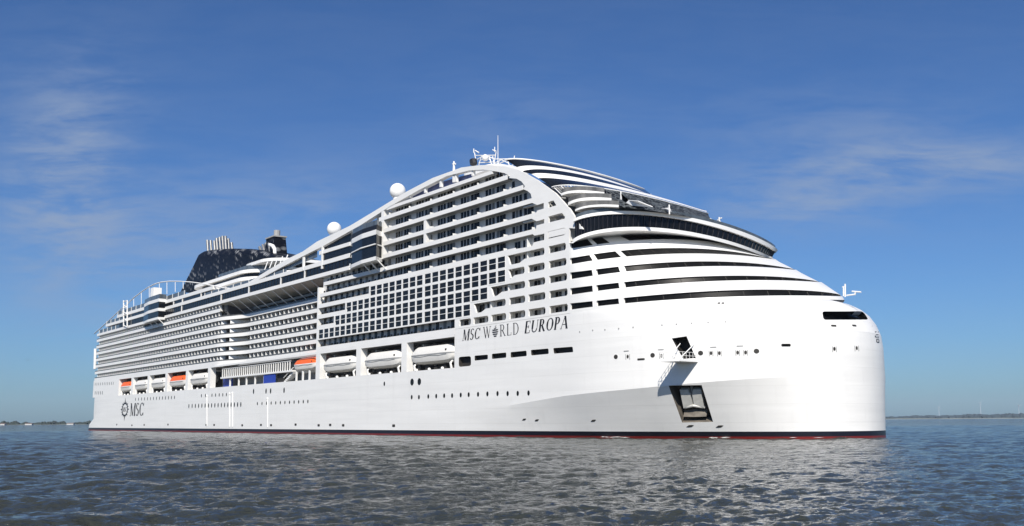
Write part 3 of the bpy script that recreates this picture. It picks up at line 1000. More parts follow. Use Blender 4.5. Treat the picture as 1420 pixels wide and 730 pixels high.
rd_ = random.Random(4)
cur = [b for b in doors if rd_.random() < .13]
ids = set(map(id, cur))
many('balcony_door', [b for b in doors if id(b) not in ids], DOOR, ship)
many('curtained_door', cur, CURTAIN, ship)
many('balcony_screen', bars, PARTITION, ship)

# ---- panel of square windows
wz = [(23.25, 25.4), (25.9, 28.05), (28.55, 30.68), (31.2, 33.25)]
wx = [(-239.8, -174.0), (-230.8, -167.5), (-224.8, -161.6), (-212.7, -161.6)]
panel = [(-240.75, 22.95), (-171.2, 22.95), (-171.2, 25.65), (-165.0, 25.65), (-165.0, 28.3), (-159.2, 28.3), (-159.2, 33.45), (-213.7, 33.45), (-213.7, 30.9), (-225.7, 30.9), (-225.7, 28.25), (-231.7, 28.25), (-231.7, 25.6), (-240.75, 25.6)]
ph_, wins = [], []
for (z0, z1), (x0, x1) in zip(wz, wx):
    for j in range(27):
        X = -240.0 + 2.997 * j + (.35 if j >= 17 else 0)
        if X < x0 - .6 or X > x1 + .6: continue
        zm = z0 + (z1 - z0) * .52
        w_ = MB()
        for a, c in ((z0, zm - .05), (zm + .05, z1)):
            ph_.append([(X, a), (X + 2.42, a), (X + 2.42, c), (X, c)])
            w_.box(X - .05, X + 2.47, .06, .1, a - .02, c + .02)
        wins.append(w_)
q = MB().prism(panel, -.03, .05, ph_); pn = q.build('window_panel', WHITE, ship)
many('window', wins, GLASSB, pn)

# ---- promenade window decks and roof bands
def rowbox(x0, x1, z0, z1, name, matl, y0=.01, y1=.5):
    return MB().box(x0, x1, y0, y1, z0, z1).build(name, matl, ship)
rowbox(STERN + 1, -224, 38.45, 39.4, 'roof_band', WHITE, -.05, 2.5)
rowbox(-424, -224, 39.4, 41.35, 'promenade_window', GLASSB, .25, .6)
rowbox(-443, -224, 41.35, 42.4, 'roof_band', WHITE, -.04, 2.5)
rowbox(-418, -326, 42.4, 43.6, 'promenade_window', GLASSB, .25, .6)
rowbox(-239.5, -224, 42.4, 44.2, 'promenade_window', GLASSB, .25, .6)
rowbox(-427, -318, 43.6, 44.7, 'roof_band', WHITE, -.03, 2.5)
rowbox(-241, -224, 44.2, 45.1, 'roof_band', WHITE, -.03, 2.5)
for x in (252, 306, 421, 344, 388):
    X = XZ(x, 415)[0]; rowbox(X - .2, X + .2, 39.4, 41.35, 'promenade_mullion', WHITE, .0, .3)
for x in (226, 241, 253, 278.5):
    X = XZ(x, 405)[0]; rowbox(X - .2, X + .2, 42.4, 43.6, 'promenade_mullion', WHITE, .0, .3)
mul = []
X = -423
while X < -225:
    mul.append(MB().box(X, X + .1, .18, .3, 39.42, 41.33)); X += 2.1
many('window_frame', mul, BLACK, ship)
q = MB(); q.box(-440, -326, 2.4, 2 * B - 2.4, 39, 44.5); q.build('roof_deck_house', WALL, ship)
q = MB(); q.box(-327, -241, 2.4, 2 * B - 2.4, 38.4, 42.3); q.build('roof_deck_house', WALL, ship)
q = MB(); q.box(-241, -213.2, 1.2, 2 * B - 1.2, 39.5, 44.4); q.build('roof_deck_house', WALL, ship)
# aft terraces with glass rails
for x0, x1, z0, z1 in ((STERN + 3, -424, 39.4, 40.9), (-443, -418, 42.4, 43.7), (-427, -345, 44.7, 46.2), (-326, -262, 42.4, 43.3)):
    rowbox(x0, x1, z0, z1, 'terrace_rail', RAILGLASS, .3, .36)
    X = x0
    while X < x1:
        rowbox(X, X + .16, z0, z1 + .1, 'rail_post', WHITE, .18, .3); X += 6.2
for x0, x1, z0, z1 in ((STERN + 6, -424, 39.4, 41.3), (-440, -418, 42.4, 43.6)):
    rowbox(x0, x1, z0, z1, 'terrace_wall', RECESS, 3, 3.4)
# the long overhang above the middle recess
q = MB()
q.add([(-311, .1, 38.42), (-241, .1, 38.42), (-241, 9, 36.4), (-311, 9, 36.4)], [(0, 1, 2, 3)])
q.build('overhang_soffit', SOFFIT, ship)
for k in range(10):
    X = -303 + 6.3 * k
    q = MB(); q.tube([(X, .35, 38.4), (X + .4, 5.9, 34.2)], .13, 6); q.build('overhang_strut', WHITE, ship)
for z in (33.9, 36.3):
    rowbox(-297, -241.5, z - .35, z + .3, 'recessed_rail', GREY, 5.2, 5.35)
    rowbox(-297, -241.5, z + .3, z + 1.9, 'recessed_window', GLASS, 6.0, 6.15)

# ---- bays that stand out from the promenade
def bay(xl, xa, xb, xr, yref, layers, Y=-2.3):
    Xl, Xr = XZ(xl, yref)[0], XZ(xr, yref)[0]
    Xa, Xb = at(xa, yref, Y).x, at(xb, yref, Y).x
    xm = .5 * (xa + xb)
    def plan(e):
        base = [(Xl - e, .2), (Xl + (Xa - Xl) * .35 - e * .6, Y * .55 - e * .4), (Xa, Y - e), (Xb, Y - e), (Xb + (Xr - Xb) * .75 + e, Y * .35), (Xr + e * .5, .2)]
        return base
    for (ya, yb, name, matl, e) in layers:
        za, zb = at(xm, ya, Y - e).z, at(xm, yb, Y - e).z
        MB().plan(plan(e), za, zb).build(name, matl, ship)
    zt = at(xm, layers[0][0], Y).z
    for k in range(3):
        X = Xa + (Xb - Xa) * k / 2
        q = MB(); q.tube([(X, Y + .3, zt), (X + .3, .1, zt - 2.0)], .14, 6); q.build('bay_strut', WHITE, ship)
    return plan
bay(485, 502, 522, 529, 340, [(363, 358, 'bay_band', WHITE, .12), (358, 341.6, 'bay_window', GLASSB, 0), (341.6, 340, 'bay_band', WHITE, .35), (340, 328, 'bay_window', GLASSB, 0), (328, 321.3, 'bay_band', WHITE, .12), (321.3, 315, 'bay_parapet', BLACK, .02), (315, 308.5, 'bay_rail', RAILGLASS, -.1)])
bay(199.5, 206, 220, 229, 425, [(444.5, 441.3, 'bay_band', WHITE, .12), (441.3, 433, 'bay_window', GLASSB, 0), (433, 429, 'bay_band', WHITE, .15), (429, 420.6, 'bay_window', GLASSB, 0), (420.6, 416.3, 'bay_band', WHITE, .12), (416.3, 410.5, 'bay_rail', RAILGLASS, -.1)])

# ---- aft arch, lattice tower and posts
aft = [(131, 463), (142, 453), (150, 446), (162, 434.5), (175, 423), (186, 413), (197, 404.5), (206, 398.5), (215, 394), (224, 391.5), (235, 390.3), (250, 390.5), (265, 391.5), (280, 393.5), (295, 396.3), (310, 399.5), (325, 401)]
for YY in (.4, 2 * B - .4):
    q = MB(); q.tube([at(x, y, 0.4) + Vector((0, YY - .4, 0)) for x, y in aft], .2, 6); q.build('aft_arch', WHITE, ship, smooth=60)
for x, y, yb in ((150, 447, 459), (164, 433, 450), (185.5, 415, 427), (196, 406, 424), (207, 399, 417), (221, 393, 411), (231.5, 391, 408), (243, 391, 405), (254, 391, 401)):
    q = MB(); q.tube([at(x, y, .4), at(x, yb, .4)], .1, 6); q.build('arch_post', WHITE, ship)
q = MB()
for x in (171.5, 176.5):
    q.tube([at(x, 417, -.4), at(x, 453, -.4)], .24, 6)
for k in range(8):
    y = 419 + k * 4.6
    q.tube([at(171.5, y, -.4), at(176.5, y + (3 if k % 2 else -2), -.4)], .2, 5)
q.build('stair_tower', WHITE, ship)
v_ = at(214, 415, 6)
q = MB(); q.plan([(v_.x - 1.9, 5), (v_.x + 1.9, 5), (v_.x + 1.9, 8), (v_.x - 1.9, 8)], 44.5, at(214, 400, 6).z); q.build('roof_vent', WHITE, ship)
q = MB()
for x in (128, 132): pass
q.tube([at(132.3, 484, .2), at(131.6, 512, .2)], .55, 8); q.build('stern_column', WHITE, ship)

# ---- boat deck: pillars, davits
def pillar(X0, X1=None):
    MB().box(X0, X0 + 2.3, .0, 1.7, 13.46, 19.54).build('boat_deck_pillar', WHITE, ship)
for X in (-418.6, -401.9, -381.7, -361.3, -340.0, -319.2): 
    if X > -410: pillar(X)
for X in (-241.3, -219.5, -198.3): pillar(X)
BAYS = [(-418.4, -402.2), (-399.4, -381.9), (-379.2, -361.5), (-358.8, -340.2), (-337.5, -319.4), (-238.7, -219.7), (-217.0, -198.5), (-195.8, -177.2)]
for x0, x1 in BAYS:
    for X in (x0 + 2.2, x1 - 2.0):
        q = MB()
        q.tube([(X, 5.6, 19.4), (X, 4.8, 18.9), (X, 2.6, 18.95)], .28, 6)
        q.tube([(X, 5.8, 13.5), (X, 5.6, 19.4)], .35, 6)
        dv = q.build('davit', WHITE, ship, smooth=60)
        q = MB(); q.tube([(X, .75, 13.5), (X, .45, 14.5), (X, 1.2, 15.1), (X, 2.0, 15.2)], .26, 6); q.build('cradle', WHITE, dv, smooth=60)
    q = MB()
    for k in range(5):
        X = x0 + (x1 - x0) * (k + .6) / 5.4
        q = MB(); q.box(X, X + 1.3, 1.2, 3.4, 13.47, 14.1 + .3 * (k % 2)); q.build('winch', DARK, ship)
    for k in range(3):
        X = x0 + (x1 - x0) * (k + .7) / 3.6
        q = MB(); q.sphere((X, .25, 13.55), .36, 10, 6); q.build('roller_fender', WHITE, ship)

# ---- embarkation promenade in the middle
q = MB(); q.box(-309.5, -257, .5, 6.0, 15.95, 16.4); q.build('promenade_slab', WHITE, ship)
q = MB(); q.box(-308.5, -258, 2.6, 2.9, 16.4, 18.9); q.build('promenade_screen', GLASS, ship)
ml = []
X = -308.5
while X < -258:
    ml.append(MB().box(X, X + .28, .6, .8, 16.4, 18.75)); X += 1.55
many('promenade_railing_post', ml, WHITE, ship)
q = MB(); q.box(-308.5, -258, .55, .85, 18.7, 18.85); q.build('promenade_rail', WHITE, ship)
q = MB(); q.box(-316, -243, 4.6, 5.9, 13.5, 19.5); q.build('promenade_wall', GREY, ship)
for X in (-303, -296, -290, -283.5, -277):
    q = MB(); q.box(X, X + .35, .9, 1.3, 13.5, 15.95); q.build('promenade_post', WHITE, ship)
q = MB(); q.box(-311, -303.5, 2.0, 2.2, 13.5, 15.95); q.build('blue_screen', BLUE, ship)
q = MB(); q.box(-276.5, -268.5, .75, .95, 13.5, 15.95); q.build('blue_screen', BLUE, ship)
q = MB(); q.box(-268.3, -264, 1.5, 1.7, 13.5, 15.95); q.build('promenade_door', DARK, ship)
q = MB(); q.box(-257, -245.5, 3.2, 5.8, 15.6, 19.5); q.build('promenade_cabin', WHITE, ship)
q = MB()
for k in range(7):
    q.box(-263 + k * .8, -262 + k * .8, 1.0, 2.6, 13.5 + .34 * k, 13.85 + .34 * k)
q.tube([(-263, .9, 14.6), (-257, .9, 17.0)], .12, 5)
q.build('promenade_stair', WHITE, ship)
for X in (-255, -251, -247):
    q = MB(); q.box(X, X + .4, .7, 1.1, 13.5, 15.9); q.build('promenade_post', WHITE, ship)

# ---- lifeboats (each hangs in its own bay: a thing of its own)
def boat_shape(L, W, H, z0, zf0, zf1, n=17):
    rings = []
    for i in range(n):
        u = -1 + 2 * i / (n - 1)
        e = max(.0, 1 - abs(u) ** 5.5)
        w = W * (.42 + .58 * e ** .5)
        rise = .26 * H * abs(u) ** 6
        topd = .40 * H * max(0, (abs(u) - .66) / .34) ** 1.1
        prof = []
        for (yy, zz) in ((0, 0), (.55, .03), (.90, .13), (.985, .30), (1.0, .47), (.99, .53), (.90, .74), (.70, .93), (.35, .99), (0, 1.0)):
            z = zz * H
            if zz < .47: z = max(z, 0) + rise * (1 - zz / .47)
            if zz > .53: z = .53 * H + (z - .53 * H) * (1 - topd / (.47 * H) * .92)
            prof.append((yy * w, z))
        sel = [p for p, f_ in zip(prof, (0, .04, .17, .34, .47, .53, .74, .93, .99, 1.0)) if zf0 <= f_ <= zf1]
        ring_ = [(u * L / 2, -a, c) for a, c in sel] + [(u * L / 2, a, c) for a, c in reversed(sel)]
        rings.append(ring_)
    return rings
def lifeboat(x0, x1, orange, label, Y=2.2, zb=14.7, H=3.85, W=2.15):
    L = (x1 - x0) - .35
    o = empty('lifeboat', ((x0 + x1) / 2 - .2, Y, zb))
    tag(o, label, 'lifeboat', 'lifeboats in the side recess')
    q = MB().loft(boat_shape(L, W, H, 0, 0, .47), True, True); q.build('boat_hull', BOATW, o, smooth=40)
    q = MB().loft(boat_shape(L, W * 1.0, H, 0, .53, 1.0), True, True); cnp = q.build('canopy', ORANGE if orange else BOATW, o, smooth=40)
    q = MB().loft([[(a * 1.004, b * 1.03, c) for a, b, c in r_] for r_ in boat_shape(L, W, H, 0, .47, .53)], True, True); q.build('rubbing_strake', WHITE if orange else GREY, o)
    q = MB(); q.box(L * .32, L * .345, -W * .94, -W * .80, H * .62, H * .72); q.build('hatch', DARK, cnp)
    q = MB(); q.tube([(-L * .36, -W * .99, H * .44), (-L * .2, -W * 1.03, H * .40), (0, -W * 1.03, H * .44), (L * .2, -W * 1.03, H * .40), (L * .36, -W * .99, H * .44)], .035, 5); q.build('grab_line', GREY, o)
    for sx_ in (-.4, .4):
        q = MB(); q.tube([(L * sx_, -.1, H * .8), (L * sx_, .3, 19.3 - zb)], .05, 5); q.build('fall_wire', GREY, o)
    q = MB(); q.box(-L * .42, -L * .405, -W * .5, W * .5, H * .30, H * .5); q.box(L * .405, L * .42, -W * .5, W * .5, H * .30, H * .5); q.build('lifting_hook', GREY, o)
    return o
labs = ['orange canopied lifeboat nearest the stern, in the aftmost bay', 'white lifeboat beside the aftmost orange one, towards the bow', 'white lifeboat between another white lifeboat and the larger orange canopied one',
        'orange canopied lifeboat with white boats in the bays on both sides', 'white lifeboat in the bay next to the blue screened promenade',
        'white lifeboat just ahead of the orange tender, farthest aft of the three big ones', 'large white lifeboat between two other large white lifeboats', 'largest white lifeboat, in the bay just below and aft of the ship name']
for (x0, x1), lb, og in zip(BAYS, labs, (1, 0, 0, 1, 0, 0, 0, 0)):
    lifeboat(x0, x1, og, lb)
t_ = lifeboat(-256.5, -242.0, True, 'small orange rescue boat hanging above the stairs, ahead of the blue screens', Y=1.9, zb=15.95, H=3.1, W=1.6)

# ---- roof: deckhouse, funnel, pipes, mast
def rrplan(x0, x1, y0, y1, r, n=8):
    out = []
    for cx, cy, a0 in ((x1 - r, y0 + r, -90), (x1 - r, y1 - r, 0), (x0 + r, y1 - r, 90), (x0 + r, y0 + r, 180)):
        out += [(cx + r * math.cos(R(a0 + 90 * k / n)), cy + r * math.sin(R(a0 + 90 * k / n))) for k in range(n + 1)]
    return out
def zz_(x, y, Y): return at(x, y, Y).z
HX0, HX1 = at(258, 392, 8).x, at(350, 376, 8).x
zA, zB, zC, zD = zz_(338, 374, 8), zz_(338, 378.3, 8), zz_(322, 388.5, 8), zz_(322, 393, 8)
MB().plan(rrplan(HX0 + 4, HX1 - 2, 9, 42, 10), 44.3, zD).build('funnel_house', WALL, ship)
MB().plan(rrplan(HX0 + 8, HX1 - 1, 8, 43, 11), zD, zC).build('funnel_house_band', WHITE, ship)
MB().plan(rrplan(HX0 + 6, HX1 - 1.5, 9, 42, 10), zC, zB).build('funnel_house_window', GLASSB, ship)
MB().plan(rrplan(HX0, HX1, 8, 43, 11), zB, zA).build('funnel_house_band', WHITE, ship)
MB().plan(rrplan(HX0 + 22, HX1 - 1, 9.2, 41.8, 9), zA, zA + 1.5).build('terrace_rail', RAILGLASS, ship)
CX0, CX1 = at(330, 366, 10).x, at(377, 366, 10).x
MB().plan(rrplan(CX0, CX1, 10, 41, 9), zz_(355, 366.3, 10), zz_(355, 362.3, 10)).build('terrace_canopy', WHITE, ship)
MB().plan(rrplan(CX0 + 5, CX1 - 4, 14, 37, 8), zA - 4, zz_(355, 366.3, 10)).build('terrace_house_wall', GREY, ship)
TX0, TX1 = at(350, 380, 7).x, at(384, 380, 7).x
MB().plan(rrplan(TX0, TX1, 7, 44, 6), zz_(360, 384.5, 7), zz_(360, 379.5, 7)).build('terrace_parapet', GLASS, ship)
MB().plan(rrplan(TX0 + .2, TX1 - .2, 7.2, 43.8, 6), zz_(360, 379.5, 7), zz_(360, 376, 7)).build('terrace_rail', RAILGLASS, ship)
MB().plan(rrplan(TX0 + 1, TX1 + 8, 7.5, 43.5, 6), 42.2, zz_(360, 384.5, 7)).build('terrace_house', WHITE, ship)
for k in range(5):
    X = TX0 + 2 + (TX1 - TX0 - 4) * k / 4
    q = MB(); q.tube([(X, 9.5, zz_(360, 379, 7)), (X, 11, zz_(355, 366, 10))], .16, 6); q.build('terrace_post', WHITE, ship)
fprof = [XZ(x, y, 22) for x, y in ((257, 406), (265, 387), (272, 371.5), (281, 351), (286, 348.3), (292, 347), (300, 346), (322, 344.6), (345, 345), (362, 347), (378, 350.3), (392, 354), (408, 359.5), (426, 363), (426, 374), (400, 384), (345, 398), (300, 408))]
cx_, cz_ = at(340, 388, 22).x, at(340, 388, 22).z
rings = []
for Y, s in ((19.5, .80), (20.3, .93), (21.3, .985), (23, 1.0), (29, 1.0), (32, .985), (33.5, .93), (34.3, .80)):
    rings.append([(cx_ + (a - cx_) * (.9 + .1 * s), Y, cz_ + (c - cz_) * s) for a, c in fprof])
q = MB().loft(rings, True, True); q.build('funnel', FUNNEL, ship, smooth=35)
for i, (x, yt, yb) in enumerate(((287.5, 333.5, 350), (292, 334, 349), (297, 334.5, 348), (300.5, 331, 347), (304.5, 329.5, 347), (308.5, 328, 347), (312.5, 328, 347), (316.5, 331.5, 347), (321, 337, 347), (360, 343, 351), (364.5, 340, 352), (368.5, 338, 353), (373, 338, 355))):
    Y = 23.5 + (i % 3) * 1.6
    q = MB(); q.tube([at(x + (1.2 if i < 9 else 3), yb, Y), at(x, yt, Y)], .52, 10); q.build('exhaust_pipe', STEEL, ship, smooth=50)
a_, b_ = at(377, 331, 25.5), at(390, 356, 25.5)
q = MB()
for z0, z1, s in ((48, 57.5, 1.15), ):
    pass
xa, xb, zt = at(377, 331, 25.5).x, at(389, 331, 25.5).x, at(383, 331, 25.5).z
q.loft([[(xa - 1.0, 22.5, cz_), (xb + 1.0, 22.5, cz_), (xb + 1.0, 28.5, cz_), (xa - 1.0, 28.5, cz_)], [(xa, 23.5, zt), (xb - .4, 23.5, zt), (xb - .4, 27.5, zt), (xa, 27.5, zt)]], True, True)
q.build('aft_mast', FUNNEL, ship)
q = MB(); q.box(xa - .2, xb, 23.2, 27.8, zt, zt + .45); q.tube([((xa + xb) / 2 + .6, 25.5, zt), ((xa + xb) / 2 + .6, 25.5, at(384, 320, 25.5).z)], 1.1, 10); q.build('aft_mast_cap', GREY, ship)
q = MB(); q.tube([at(*p, 22) for p in ((374.5, 340), (378.5, 341.5), (381, 346), (381.3, 352), (380.5, 358))], .62, 8); q.build('mast_duct', WHITE, ship, smooth=60)
for x, y, r_, yb in ((463.5, 318, 10, 334), (551.5, 265.5, 11.3, 281)):
    c_ = at(x, y, 8)
    dep = depth(c_)
    rr = r_ * dep / F
    q = MB(); q.sphere(c_, rr); rd = q.build('radome', WHITE, ship, smooth=80)
    q = MB(); q.tube([(c_.x, c_.y, at(x, yb + 8, 8).z), (c_.x, c_.y, c_.z - rr * .6)], rr * .55, 14); q.build('base', WHITE, rd, smooth=50)

# ---- radar mast and antennas
q = MB()
Yr = 14
for a, b2 in (((661, 229), (658, 212)), ((685, 228), (688, 211)), ((659, 216), (687, 215.5)), ((664, 226), (684, 225)), ((660, 222), (672, 216)), ((686, 221), (674, 216)), ((664, 229), (668, 216)), ((682, 229), (678, 216)), ((668, 222), (680, 216)), ((680, 222), (668, 216))):
    q.tube([at(*a, Yr), at(*b2, Yr)], .11, 6)
q.build('radar_mast', WHITE, ship)
q2 = MB(); q2.add([(a, b + 5, c) for a, b, c in q.v], q.f); q2.build('radar_mast', WHITE, ship)
q = MB()
p0, p1 = at(655, 231, Yr), at(694, 227, Yr)
q.plan(rrplan(p0.x - 1, p1.x + 1.5, 11, 22, 3), p1.z - 1.7, p1.z - .5); q.build('radar_platform', WHITE, ship)
for a, b2, r_ in (((657, 212), (657, 206.5), .12), ((686, 211), (686, 204), .1), ((659, 209), (664, 212), .15), ((683, 208), (688, 210), .13)):
    q = MB(); q.tube([at(*a, Yr), at(*b2, Yr)], r_, 6); q.build('antenna', WHITE, ship)
q = MB(); q.sphere(at(673, 219, 13), .75, 12, 8); q.build('satellite_dome', WHITE, ship, smooth=80)
q = MB(); q.tube([at(657, 228, 13), at(656, 222, 13)], .85, 8); q.build('searchlight', BLACK, ship)
q = MB(); q.tube([at(690.5, 229, Yr), at(690.5, 188, Yr)], .10, 6, .05); q.build('antenna', WHITE, ship)
q = MB(); q.tube([at(629.5, 241, 1.2), at(629.5, 224, 1.2)], .32, 6, .18); q.tube([at(628, 228, 1.2), at(631.5, 227.5, 1.2)], .2, 5); q.build('antenna', WHITE, ship)
q = MB(); b0 = cEt(cEt.t_of(1004), 1.0)
zt_ = b0.z + 13 * depth(b0) / F
q.tube([b0, (b0.x, b0.y, zt_)], .16, 6); q.tube([(b0.x - .5, b0.y, zt_ - .5), (b0.x + .6, b0.y, zt_ - .2)], .12, 5); q.tube([(b0.x - .35, b0.y, zt_ - .9), (b0.x + .3, b0.y, zt_ - .9)], .14, 5); q.build('antenna', WHITE, ship)
# foremast on the bow shoulder
q = MB(); Yb = 27
q.tube([at(1172, 412, Yb), at(1172, 394, Yb)], .13, 6); q.tube([at(1169.6, 411, Yb), at(1169.6, 397, Yb)], .09, 6); q.tube([at(1168, 398.5, Yb), at(1172, 397, Yb)], .08, 5)
q.tube([at(1174, 410, Yb), at(1186, 408.5, Yb)], .13, 6); q.tube([at(1185.5, 409, Yb), at(1186.5, 404.5, Yb)], .13, 6); q.tube([at(1181.5, 404.3, Yb), at(1194, 405.3, Yb)], .13, 6); q.build('foremast', WHITE, ship)

# ---- screens and posts under the roof arch
q = MB()
for x, y0, y1 in ((568, 276, 269), (590, 266, 253), (612, 256, 247), (631, 250, 238.5), (634, 249.5, 238.5), (655, 243.5, 236.5)):
    pass
for x, y0, y1 in ((569.5, 273, 265.5), (590, 266.5, 257), (611.5, 258.5, 246.5), (629.5, 252, 240), (632.5, 251.5, 240), (656, 243, 237)):
    q = MB(); a, c = at(x, y0 + 1, .4), at(x, y1 - 1, .4); q.box(a.x - .28, a.x + .28, .2, .8, a.z, c.z); q.build('arch_post', WHITE, ship)
SCREEN = mat('tinted_wind_screen', (.10, .12, .26), .2, noise=.3, nscale=.6, stretch=(1, 1, .2))
q = MB(); lo_ = [(556, 283), (580, 272.5), (611, 262), (640, 252), (655, 247.5)]; hi_ = [(556, 279.8), (580, 267.5), (611, 253), (640, 244.6), (655, 241)]
q.add([at(*p, 1.4) for p in lo_] + [at(*p, 1.4) for p in hi_], [(i, i + 1, i + 6, i + 5) for i in range(4)]); q.build('wind_screen', SCREEN, ship)
q = MB(); q.add([at(*p, .7) for p in ((345, 394), (395, 374.5), (440, 357), (440, 345.5), (420, 356.5), (395, 370), (365, 386))], [(0, 1, 2, 3, 4, 5, 6)]); q.build('roof_screen', RAILGLASS, ship)
q = MB(); q.add([at(*p, .7) for p in ((449, 350), (487, 336), (487, 323), (470, 332), (449, 344))], [(0, 1, 2, 3, 4)]); q.build('roof_screen', GLASSB, ship)
for x in (421.5, 447.5):
    q = MB(); a, c = at(x, 364 if x < 430 else 362, .2), at(x, 357 if x < 430 else 342, .2); q.box(a.x - .3, a.x + .3, -.1, .4, a.z - 2, c.z); q.build('arch_post', WHITE, ship)

# ---- lettering
class Pen:
    def __init__(s): s.q = []
    def line(s, x0, y0, x1, y1, w0, w1=None):
        w1 = w0 if w1 is None else w1
        if abs(y1 - y0) > .2 * abs(x1 - x0):
            s.q.append([(x0 - w0 / 2, y0), (x0 + w0 / 2, y0), (x1 + w1 / 2, y1), (x1 - w1 / 2, y1)])
        else:
            s.q.append([(x0, y0 - w0 / 2), (x1, y1 - w1 / 2), (x1, y1 + w1 / 2), (x0, y0 + w0 / 2)])
        return s
    def serif(s, x, y, w=.2, h=.035):
        s.q.append([(x - w / 2, y - (h if y > .5 else 0)), (x + w / 2, y - (h if y > .5 else 0)), (x + w / 2, y + (0 if y > .5 else h)), (x - w / 2, y + (0 if y > .5 else h))]); return s
    def arc(s, cx, cy, rx, ry, a0, a1, tk, tn, n=18):
        pr = None
        for i in range(n + 1):
            a = R(a0 + (a1 - a0) * i / n)
            t = tn + (tk - tn) * abs(math.cos(a)) ** 1.3
            o = (cx + rx * math.cos(a), cy + ry * math.sin(a)); q = (cx + (rx - t) * math.cos(a), cy + (ry - min(t, tn + (tk - tn) * .25)) * math.sin(a))
            if pr: s.q.append([pr[0], o, q, pr[1]])
            pr = (o, q)
        return s
def glyph(ch, k=1.0):
    T, t = .135 * k, .04 * (k + .6) / 1.6
    p = Pen()
    if ch == 'M':
        p.line(.10, 0, .12, 1, t).line(.14, 1, .46, .03, T).line(.46, .03, .80, 1, t).line(.83, 0, .83, 1, T).serif(.10, 0).serif(.83, 0, .26).serif(.12, 1, .2).serif(.86, 1, .2); w = .98
    elif ch == 'S':
        p.arc(.30, .75, .24, .25, 30, 255, T * .8, t).arc(.30, .26, .26, .26, 75, -150, T * .95, t).line(.12, .62, .48, .38, T * .9, T * .9); w = .62
    elif ch == 'C':
        p.arc(.42, .5, .38, .5, 40, 320, T, t).line(.70, .72, .72, .98, t).line(.70, .02, .72, .25, t); w = .80
    elif ch == 'W':
        p.line(.05, 1, .30, 0, T).line(.30, 0, .50, .92, t).line(.46, .96, .70, 0, T).line(.70, 0, .92, 1, t).serif(.05, 1).serif(.46, 1, .16).serif(.93, 1); w = 1.0
    elif ch == 'R':
        p.line(.14, 0, .14, 1, T).serif(.14, 0, .27).serif(.10, 1, .2).arc(.30, .74, .27, .26, 90, -90, T, t).line(.1, .98, .32, .98, t).line(.1, .50, .34, .50, t).line(.34, .5, .66, 0, T).serif(.68, 0, .16); w = .76
    elif ch == 'L':
        p.line(.14, 0, .14, 1, T).serif(.14, 1, .27).line(.05, .02, .56, .02, t).line(.57, 0, .57, .24, t); w = .66
    elif ch == 'D':
        p.line(.14, 0, .14, 1, T).line(.04, .98, .3, .98, t).line(.04, .02, .3, .02, t).arc(.28, .5, .44, .5, 90, -90, T, t); w = .80
    elif ch == 'E':
        p.line(.14, 0, .14, 1, T).line(.04, .98, .56, .98, t).line(.04, .02, .60, .02, t).line(.14, .52, .44, .52, t).line(.56, 1, .57, .78, t).line(.60, 0, .61, .24, t).line(.44, .40, .44, .64, t); w = .70
    elif ch == 'U':
        p.line(.14, .3, .14, 1, T).serif(.14, 1, .27).arc(.40, .30, .325, .30, 180, 360, T * .6, t * 1.4).line(.70, .3, .70, 1, t).serif(.70, 1, .2); w = .84
    elif ch == 'O':
        p.arc(.43, .5, .40, .5, 0, 360, T, t, 30); w = .88
    elif ch == 'P':
        p.line(.14, 0, .14, 1, T).serif(.14, 0, .27).serif(.10, 1, .2).arc(.30, .72, .28, .28, 90, -90, T, t).line(.1, .98, .32, .98, t).line(.14, .45, .32, .45, t); w = .64
    elif ch == 'A':
        p.line(.08, 0, .40, 1, t).line(.40, 1, .72, 0, T).line(.2, .34, .56, .34, t).serif(.08, 0, .2).serif(.72, 0, .26); w = .82
    elif ch == 'globe':
        for y, hw in ((.02, .20), (.19, .34), (.37, .42), (.55, .40)):
            p.q.append([(.45 - hw * .8, y), (.45 + hw * .8, y), (.45 + hw, y + .11), (.45 - hw, y + .11)])
        p.line(.30, .72, .62, .78, .07).line(.38, .88, .56, .92, .05).line(.5, .78, .58, 1.05, .04); w = .94
    else:
        w = .3
    return p.q, w
def lettering(mb, runs, x0, z0, H, sx, y=-.03, parent=None):
    """runs: (text list, weight, shear, extra tracking)"""
    X = x0
    for txt, wgt, shear, trk in runs:
        for ch in txt:
            if ch == ' ':
                X += .5 * H * sx; continue
            quads, w = glyph(ch, wgt)
            if parent: mb = MB()
            for q in quads:
                pts = [(X + (a + c * shear) * H * sx, z0 + c * H) for a, c in q]
                area = sum(pts[i][0] * pts[(i + 1) % 4][1] - pts[(i + 1) % 4][0] * pts[i][1] for i in range(4))
                if area < 0: pts = pts[::-1]
                n = len(pts)
                mb.add([(a, y, c) for a, c in pts] + [(a, .2, c) for a, c in pts], [tuple(range(n))] + [(i, (i + 1) % n, (i + 1) % n + n, i + n) for i in range(n)])
            if parent: mb.build('letter', BLACK, parent)
            X += (w + trk) * H * sx
    return X
zb_, zt2 = at(715, 464.2).z, at(715, 447.8).z
XA, XB = at(641, 470).x, at(788, 454).x
runs = [('MSC', 1.25, .2, .04), (' ', 1, 0, 0), (['W', 'globe', 'R', 'L', 'D'], .78, 0, .13), (' ', 1, 0, 0), ('EUROPA', 1.4, .2, .08)]
tot = lettering(MB(), runs, 0, 0, 1, 1)
nm = empty('ship_name'); nm.parent = ship
lettering(None, runs, XA, zb_, zt2 - zb_, (XB - XA) / (tot * (zt2 - zb_)), parent=nm)
